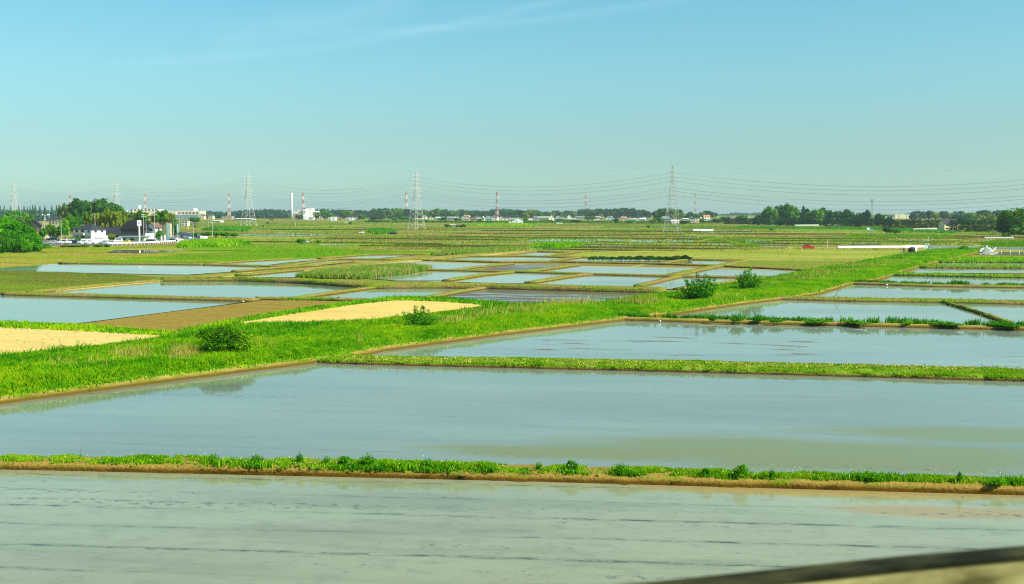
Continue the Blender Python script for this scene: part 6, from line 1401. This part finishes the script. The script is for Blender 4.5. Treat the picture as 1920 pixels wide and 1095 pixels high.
# ------------------------------------------------------------------ trees and shrubs
KW = {'round': 'rounded', 'broad': 'spreading', 'cone': 'pointed', 'dome': 'domed', 'bamboo': 'feathery', 'shrub': 'low bushy', 'spray': 'open'}
MW = dict(dark='dark green', teal='haze-tinted', mid='green', bright='fresh green', lime='lime green', olive='yellowish', bush='deep green')
TR = [
 # left skyline conifers, thicket and bamboo rise: x, top, base, width, shape, tone
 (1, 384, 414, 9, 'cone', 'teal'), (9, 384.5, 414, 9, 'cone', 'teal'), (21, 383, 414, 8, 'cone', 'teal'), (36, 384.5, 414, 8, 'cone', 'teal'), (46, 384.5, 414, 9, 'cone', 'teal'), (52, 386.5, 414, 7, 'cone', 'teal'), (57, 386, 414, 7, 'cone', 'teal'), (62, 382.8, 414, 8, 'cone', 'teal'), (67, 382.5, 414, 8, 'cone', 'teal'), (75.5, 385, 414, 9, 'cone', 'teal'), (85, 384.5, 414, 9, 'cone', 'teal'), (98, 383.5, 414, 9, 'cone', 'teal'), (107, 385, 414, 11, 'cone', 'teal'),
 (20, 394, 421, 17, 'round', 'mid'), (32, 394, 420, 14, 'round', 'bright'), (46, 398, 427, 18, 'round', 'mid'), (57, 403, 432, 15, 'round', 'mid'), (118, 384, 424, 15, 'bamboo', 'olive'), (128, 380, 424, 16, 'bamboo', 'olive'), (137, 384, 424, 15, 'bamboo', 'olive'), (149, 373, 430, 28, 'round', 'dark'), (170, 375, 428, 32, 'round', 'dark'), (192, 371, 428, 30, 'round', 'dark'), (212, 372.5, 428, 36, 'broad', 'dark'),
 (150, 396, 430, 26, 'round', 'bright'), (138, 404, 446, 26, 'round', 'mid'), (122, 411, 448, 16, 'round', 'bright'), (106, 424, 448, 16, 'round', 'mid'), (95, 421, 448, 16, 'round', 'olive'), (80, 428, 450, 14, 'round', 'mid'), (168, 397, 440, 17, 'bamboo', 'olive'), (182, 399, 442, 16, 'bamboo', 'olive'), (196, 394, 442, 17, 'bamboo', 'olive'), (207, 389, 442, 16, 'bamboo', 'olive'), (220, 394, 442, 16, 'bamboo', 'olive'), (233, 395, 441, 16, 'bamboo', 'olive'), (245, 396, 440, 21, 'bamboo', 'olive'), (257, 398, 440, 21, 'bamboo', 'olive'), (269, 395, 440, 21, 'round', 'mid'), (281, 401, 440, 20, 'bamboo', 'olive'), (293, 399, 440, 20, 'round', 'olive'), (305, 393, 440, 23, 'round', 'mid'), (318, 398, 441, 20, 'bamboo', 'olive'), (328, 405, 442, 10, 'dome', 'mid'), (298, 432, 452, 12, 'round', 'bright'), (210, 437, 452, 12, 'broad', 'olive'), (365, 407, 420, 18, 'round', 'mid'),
 # left foreground thicket
 (12, 402, 470, 46, 'dome', 'bright'), (40, 412, 471, 46, 'dome', 'bright'), (-14, 400, 472, 50, 'dome', 'bright'), (60, 432, 471, 30, 'dome', 'bright'), (26, 428, 472, 34, 'dome', 'bright'), (0, 432, 474, 34, 'dome', 'mid'), (48, 442, 473, 26, 'shrub', 'bright'),
 # far town
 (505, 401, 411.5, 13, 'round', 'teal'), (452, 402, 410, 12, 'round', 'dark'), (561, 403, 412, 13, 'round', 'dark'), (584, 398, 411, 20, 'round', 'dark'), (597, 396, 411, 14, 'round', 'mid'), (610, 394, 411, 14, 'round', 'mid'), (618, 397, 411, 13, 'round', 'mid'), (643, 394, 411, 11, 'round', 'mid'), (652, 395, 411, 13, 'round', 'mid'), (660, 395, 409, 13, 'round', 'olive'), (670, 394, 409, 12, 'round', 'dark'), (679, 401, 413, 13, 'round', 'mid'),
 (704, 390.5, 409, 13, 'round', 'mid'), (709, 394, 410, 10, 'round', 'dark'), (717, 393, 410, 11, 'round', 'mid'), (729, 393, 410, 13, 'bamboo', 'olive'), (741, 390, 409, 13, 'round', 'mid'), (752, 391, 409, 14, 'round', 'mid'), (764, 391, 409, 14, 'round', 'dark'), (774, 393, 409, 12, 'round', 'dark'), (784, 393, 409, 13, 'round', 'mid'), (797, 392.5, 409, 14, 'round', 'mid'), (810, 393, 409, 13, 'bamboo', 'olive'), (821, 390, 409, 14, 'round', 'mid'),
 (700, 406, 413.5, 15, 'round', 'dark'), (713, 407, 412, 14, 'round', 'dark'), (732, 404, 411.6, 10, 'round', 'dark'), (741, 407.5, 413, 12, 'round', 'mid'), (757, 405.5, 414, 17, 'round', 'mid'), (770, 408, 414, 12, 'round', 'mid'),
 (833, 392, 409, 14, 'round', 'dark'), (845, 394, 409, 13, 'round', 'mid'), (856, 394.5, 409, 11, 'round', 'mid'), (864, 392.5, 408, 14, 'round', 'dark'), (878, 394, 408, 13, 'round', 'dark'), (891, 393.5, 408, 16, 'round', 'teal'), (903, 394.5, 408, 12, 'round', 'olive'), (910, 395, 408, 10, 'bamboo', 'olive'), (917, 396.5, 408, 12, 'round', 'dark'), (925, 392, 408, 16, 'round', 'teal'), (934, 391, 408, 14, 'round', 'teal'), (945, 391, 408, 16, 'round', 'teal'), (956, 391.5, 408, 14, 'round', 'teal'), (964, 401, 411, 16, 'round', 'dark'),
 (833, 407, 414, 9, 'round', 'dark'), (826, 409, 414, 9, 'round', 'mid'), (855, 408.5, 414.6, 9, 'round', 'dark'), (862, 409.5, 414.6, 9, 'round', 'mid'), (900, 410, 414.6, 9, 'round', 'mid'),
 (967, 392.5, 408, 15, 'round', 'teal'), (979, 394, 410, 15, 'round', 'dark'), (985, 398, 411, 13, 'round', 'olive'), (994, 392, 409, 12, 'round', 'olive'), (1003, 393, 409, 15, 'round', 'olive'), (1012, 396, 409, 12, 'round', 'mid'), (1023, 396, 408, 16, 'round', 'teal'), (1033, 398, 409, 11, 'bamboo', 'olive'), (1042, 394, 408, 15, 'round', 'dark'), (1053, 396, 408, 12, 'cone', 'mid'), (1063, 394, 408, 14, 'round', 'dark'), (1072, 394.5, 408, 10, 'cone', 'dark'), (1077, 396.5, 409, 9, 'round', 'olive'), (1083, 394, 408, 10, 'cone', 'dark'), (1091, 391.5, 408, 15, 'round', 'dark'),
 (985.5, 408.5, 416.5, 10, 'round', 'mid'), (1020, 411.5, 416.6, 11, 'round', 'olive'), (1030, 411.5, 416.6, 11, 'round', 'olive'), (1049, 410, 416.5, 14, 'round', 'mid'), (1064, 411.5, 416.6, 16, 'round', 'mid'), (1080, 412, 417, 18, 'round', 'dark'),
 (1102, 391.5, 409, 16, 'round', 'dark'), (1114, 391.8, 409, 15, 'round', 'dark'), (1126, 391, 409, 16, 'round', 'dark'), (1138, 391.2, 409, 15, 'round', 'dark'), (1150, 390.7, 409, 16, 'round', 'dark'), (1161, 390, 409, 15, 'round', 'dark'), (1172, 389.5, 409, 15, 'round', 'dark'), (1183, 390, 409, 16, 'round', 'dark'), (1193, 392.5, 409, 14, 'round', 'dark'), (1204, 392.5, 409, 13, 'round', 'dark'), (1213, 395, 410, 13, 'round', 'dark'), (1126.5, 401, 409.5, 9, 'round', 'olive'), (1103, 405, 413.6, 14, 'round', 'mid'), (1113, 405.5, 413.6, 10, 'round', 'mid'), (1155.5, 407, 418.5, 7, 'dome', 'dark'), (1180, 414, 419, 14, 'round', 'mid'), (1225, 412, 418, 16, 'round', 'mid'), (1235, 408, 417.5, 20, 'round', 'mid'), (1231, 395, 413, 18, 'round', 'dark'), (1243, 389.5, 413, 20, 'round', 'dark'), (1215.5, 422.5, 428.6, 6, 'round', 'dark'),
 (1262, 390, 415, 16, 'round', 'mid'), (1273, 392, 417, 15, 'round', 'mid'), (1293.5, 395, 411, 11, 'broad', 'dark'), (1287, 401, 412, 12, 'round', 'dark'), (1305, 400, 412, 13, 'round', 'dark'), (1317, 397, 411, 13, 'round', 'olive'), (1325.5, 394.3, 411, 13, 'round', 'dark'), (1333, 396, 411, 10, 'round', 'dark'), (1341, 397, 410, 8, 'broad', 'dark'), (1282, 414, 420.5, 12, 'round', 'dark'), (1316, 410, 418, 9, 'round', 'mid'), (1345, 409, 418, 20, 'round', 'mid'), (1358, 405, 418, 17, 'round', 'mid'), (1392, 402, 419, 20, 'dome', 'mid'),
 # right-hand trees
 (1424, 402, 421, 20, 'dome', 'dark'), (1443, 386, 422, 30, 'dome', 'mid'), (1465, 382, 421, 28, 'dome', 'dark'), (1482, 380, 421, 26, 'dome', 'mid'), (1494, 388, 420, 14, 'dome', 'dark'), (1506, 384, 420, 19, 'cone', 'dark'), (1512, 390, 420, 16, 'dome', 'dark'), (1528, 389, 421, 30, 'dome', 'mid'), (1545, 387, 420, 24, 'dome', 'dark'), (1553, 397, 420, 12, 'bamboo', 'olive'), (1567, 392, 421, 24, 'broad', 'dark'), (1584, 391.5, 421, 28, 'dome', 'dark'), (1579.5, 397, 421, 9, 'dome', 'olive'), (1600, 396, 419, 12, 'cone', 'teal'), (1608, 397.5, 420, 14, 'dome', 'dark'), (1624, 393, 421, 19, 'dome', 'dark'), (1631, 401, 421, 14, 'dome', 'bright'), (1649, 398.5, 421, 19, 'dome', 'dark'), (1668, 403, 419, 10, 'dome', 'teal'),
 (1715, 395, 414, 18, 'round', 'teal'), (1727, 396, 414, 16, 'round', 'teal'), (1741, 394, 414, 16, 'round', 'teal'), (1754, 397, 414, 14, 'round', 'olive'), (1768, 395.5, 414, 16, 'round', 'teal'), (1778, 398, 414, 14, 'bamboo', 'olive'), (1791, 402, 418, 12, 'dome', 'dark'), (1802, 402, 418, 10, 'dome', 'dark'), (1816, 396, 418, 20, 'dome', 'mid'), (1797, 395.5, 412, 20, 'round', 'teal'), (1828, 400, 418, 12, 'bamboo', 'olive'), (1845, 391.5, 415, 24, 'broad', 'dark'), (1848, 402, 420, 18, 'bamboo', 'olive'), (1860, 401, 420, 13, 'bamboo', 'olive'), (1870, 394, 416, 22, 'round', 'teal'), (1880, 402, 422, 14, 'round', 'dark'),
 (1880, 411, 440, 20, 'round', 'dark'), (1898, 414, 440, 22, 'round', 'mid'), (1916, 392, 436, 34, 'round', 'mid'),
 (838, 420.5, 426.5, 9, 'round', 'dark'), (845, 422.5, 426.6, 5, 'round', 'dark'), (857, 421, 426.8, 6, 'round', 'dark'), (864.5, 422, 426.8, 7, 'round', 'dark'), (870, 420.5, 426.6, 6, 'round', 'dark'), (565, 447, 457.4, 18, 'round', 'bright'), (597.5, 449, 457, 10, 'round', 'lime'), (1446, 427, 434, 7, 'round', 'mid'), (1663, 426.5, 438.5, 14, 'round', 'dark'), (1679, 429, 438.5, 16, 'round', 'mid'), (1807, 460.5, 474, 15, 'round', 'bright'), (1890, 436, 445, 10, 'round', 'mid'), (1883, 438, 446, 8, 'round', 'olive'), (502, 416, 420.5, 5, 'round', 'mid'), (493, 422.5, 425.3, 4, 'round', 'dark'), (657, 415.5, 422, 5, 'round', 'mid'), (620, 424, 421 + 5, 5, 'round', 'mid'), (425, 434, 445, 22, 'round', 'bright'), (405, 434, 445, 22, 'round', 'bright'), (385, 435, 445, 20, 'round', 'mid'), (368, 436, 445, 14, 'round', 'mid'), (440, 436, 445, 14, 'round', 'bright'), (478, 412, 414, 6, 'round', 'mid'), (510, 410, 413, 5, 'round', 'dark'), (86, 456, 466, 20, 'shrub', 'bright'), (66, 452, 470, 18, 'shrub', 'mid'),
 (125, 457.5, 463.5, 20, 'shrub', 'olive'), (142, 457, 463.5, 20, 'shrub', 'olive'), (157, 457.5, 463.5, 18, 'shrub', 'mid'), (184, 456, 463.5, 16, 'shrub', 'mid'), (200, 457, 463.5, 10, 'shrub', 'dark'), (143, 443, 451, 22, 'shrub', 'mid'), (160, 444, 451, 10, 'shrub', 'bright'),
]
for (px, tp, b, w_, kd, mt) in sorted(TR, key=lambda q: q[0]):
    d = 26000/(b-398); near = d < 620; big = w_ > 24
    noun = 'shrub' if (b-tp) < 9 and d < 1500 or kd == 'shrub' else 'tree'
    lab = f"{KW[kd]} {MW[mt]} {noun}, {nth(noun, px)}"
    n, sz = (6500, .032) if near and big else ((3200, .046) if near or big else (1500, .066))
    if kd == 'cone': n, sz = n, sz*.9
    tree(px, tp, b, w_*(1.5 if kd == 'bamboo' else 1.25), kd, mt, lab, noun, 'trees of the skyline' if d > 1200 else 'trees and shrubs of the plain', n, sz, name=noun)
tree(1906, 384, 440, 74, 'dome', 'mid', 'great bright green tree towering at the right edge behind the hedge', 'tree', None, 6500, .028)
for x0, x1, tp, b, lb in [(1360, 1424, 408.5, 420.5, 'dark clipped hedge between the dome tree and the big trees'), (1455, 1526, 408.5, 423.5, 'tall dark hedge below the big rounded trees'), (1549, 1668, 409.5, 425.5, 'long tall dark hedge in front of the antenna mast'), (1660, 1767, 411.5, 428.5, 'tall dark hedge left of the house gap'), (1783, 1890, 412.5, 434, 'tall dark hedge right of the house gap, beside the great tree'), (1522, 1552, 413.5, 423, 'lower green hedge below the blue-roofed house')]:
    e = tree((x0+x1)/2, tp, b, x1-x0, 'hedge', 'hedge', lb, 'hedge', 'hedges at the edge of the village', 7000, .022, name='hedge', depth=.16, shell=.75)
# bushes on the stream bank and weeds on the nearest earth bank
BU = [(398, 610, 663, 66, 'shrub', 'lime', 7000, .026), (446, 602, 661, 86, 'spray', 'lime', 9000, .022), (420, 618, 664, 74, 'shrub', 'bush', 5000, .026)]
tree(426, 599, 664, 132, 'shrub', 'hollow', 'largest lime green bush with shade-dark leaves, on the bank by the pale field', 'bush', None, 11000, .0165, .55, 'bush', .8, .6)
tree(790, 567, 617, 84, 'spray', 'bush', 'open bush with upright shoots and bare stem beside the pale field', 'bush', None, 6500, .022, .6, 'bush', .9)
tree(1311, 506, 562, 92, 'spray', 'bush', 'dense deep green bush on the bank beside the grid of paddies', 'bush', None, 9000, .021, .6, 'bush', .9)
tree(1404, 498, 545, 62, 'spray', 'bush', 'smaller upright bush further along the bank, right of the dense bush', 'bush', None, 6000, .024, .6, 'bush', .9)
g = G(793, 617, .6); o = tag(MB().tube((0, 0, -.2), (-.45, .1, 1.35), .05, .03, 6).build('bare_stake', POLE), 'pale bare stake leaning out of the open bush', 'stake'); o.location = g
WD = [(400, 848, 866, 34, 'bright', 'low fresh weed patch'), (482, 848, 868, 32, 'bright', 'wide bushy weed'), (562, 845, 867, 17, 'rush', 'narrow dark upright weed'), (612, 853, 868, 22, 'bright', 'small green weed'), (645, 850, 871, 32, 'bush', 'wide deep green weed'), (690, 848, 872, 42, 'bright', 'largest bushy weed'), (802, 857, 874, 40, 'bright', 'low spreading weed'), (905, 860, 877, 26, 'bright', 'small leafy weed'), (1010, 864, 878, 22, 'bright', 'small pale-tipped weed'), (1073, 860, 882, 28, 'bush', 'tall dark weed'), (1166, 865, 885, 40, 'bright', 'broad leafy weed'), (1325, 873, 890, 26, 'bush', 'rounded dark weed'), (1388, 867, 893, 34, 'bush', 'tallest dark domed weed'), (1447, 876, 893, 16, 'bright', 'small flowering weed'), (1632, 883, 898, 60, 'bright', 'wide low weed patch'), (1800, 880, 904, 14, 'bush', 'thin upright weed'), (1870, 890, 908, 40, 'bright', 'last low weed patch')]
nb = {}
for i, (px, tp, b, w_, mt, wd) in enumerate(WD):
    where = ['at the far left', 'left of the dark upright one', 'between two bushy ones', 'right of the dark upright one', 'just left of the largest', 'left of the picture centre', 'right of the largest one', 'below the picture centre', 'left of the tall dark one', 'near the middle of the bank', 'right of the tall dark one', 'left of the tallest domed one', 'right of the middle', 'right of the tallest domed one', 'towards the right', 'close to the right edge', 'at the right edge'][i]
    tree(px, tp, b, w_, 'spray' if mt != 'bush' else 'shrub', mt, f"{wd} on the nearest earth bank, {where}", 'weed', 'weeds on the nearest bank', 1500, .045, .40, 'weed_clump', .8)
# green rush row behind the grid of paddies
for i in range(11):
    x = 1112+i*17.5
    tree(x, 478+random.uniform(-1.5, 1.5), 487.5, 24, 'shrub', 'dark', f"{ORD[i]} dark clump from the left in the row beyond the grid of paddies", 'clump', 'row of dark clumps by the grid paddies', 1500, .05, .05, 'rush_clump')
for i, (x, tp, b, w_) in enumerate([(1335, 588, 601, 34), (1382, 585, 602, 46), (1420, 586, 602, 40), (1455, 595, 604, 46), (1530, 596, 605, 70), (1605, 598, 606.5, 90), (1703, 598, 607.5, 30), (1775, 602, 609.5, 80), (1885, 604, 612, 90)]):
    tree(x, tp, b, w_, 'spray', 'bright', f"{ORD[i]} green reedy clump from the left along the sandy bank", 'clump', 'reedy clumps on the sandy bank', 2000, .04, .4, 'reed_clump', .5)
# far woods
woods('far_woods', [(372, 395), (385, 394.5), (410, 396), (425, 396.5), (440, 394), (452, 392), (462, 391.5), (480, 391.5), (492, 390), (505, 391), (530, 392), (548, 393.5)], 409.6, L_HAZE_TEAL, 26000, 1.6, 9, 60, 3)
woods('far_woods', [(588, 391), (596, 390.5), (606, 390), (622, 392), (645, 392), (660, 393), (680, 393), (694, 394), (702, 390), (720, 388.8), (735, 389), (750, 392)], 409, L_HAZE_TEAL, 26000, 1.6, 9, 60, 4)
woods('far_woods', [(1336, 401), (1352, 402), (1366, 400.5), (1374, 398), (1388, 398), (1400, 399), (1408, 400), (1418, 398), (1432, 398)], 404.3, L_HAZE_TEAL, 9000, 2.0, 10, 60, 5)
woods('far_woods', [(1655, 403), (1670, 402), (1682, 403), (1700, 403), (1712, 398), (1740, 398), (1790, 399), (1830, 399), (1880, 398), (1925, 398), (1990, 398)], 405, L_HAZE_TEAL, 16000, 2.2, 9, 60, 6)
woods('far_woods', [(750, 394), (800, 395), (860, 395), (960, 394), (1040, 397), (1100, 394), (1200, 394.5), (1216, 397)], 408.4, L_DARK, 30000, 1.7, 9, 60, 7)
woods('far_woods', [(-60, 390), (0, 391), (60, 392), (120, 391), (180, 392), (240, 397), (300, 399), (372, 397)], 405, L_HAZE_TEAL, 14000, 2.2, 9, 60, 8)
woods('roadside_scrub', [(690, 412), (760, 412), (820, 413), (870, 414), (905, 414), (985, 415), (1000, 415), (1100, 415), (1160, 416), (1225, 416), (1290, 417), (1340, 417), (1366, 418)], 417, L_MID, 9000, 1.0, 4, 10, 9)
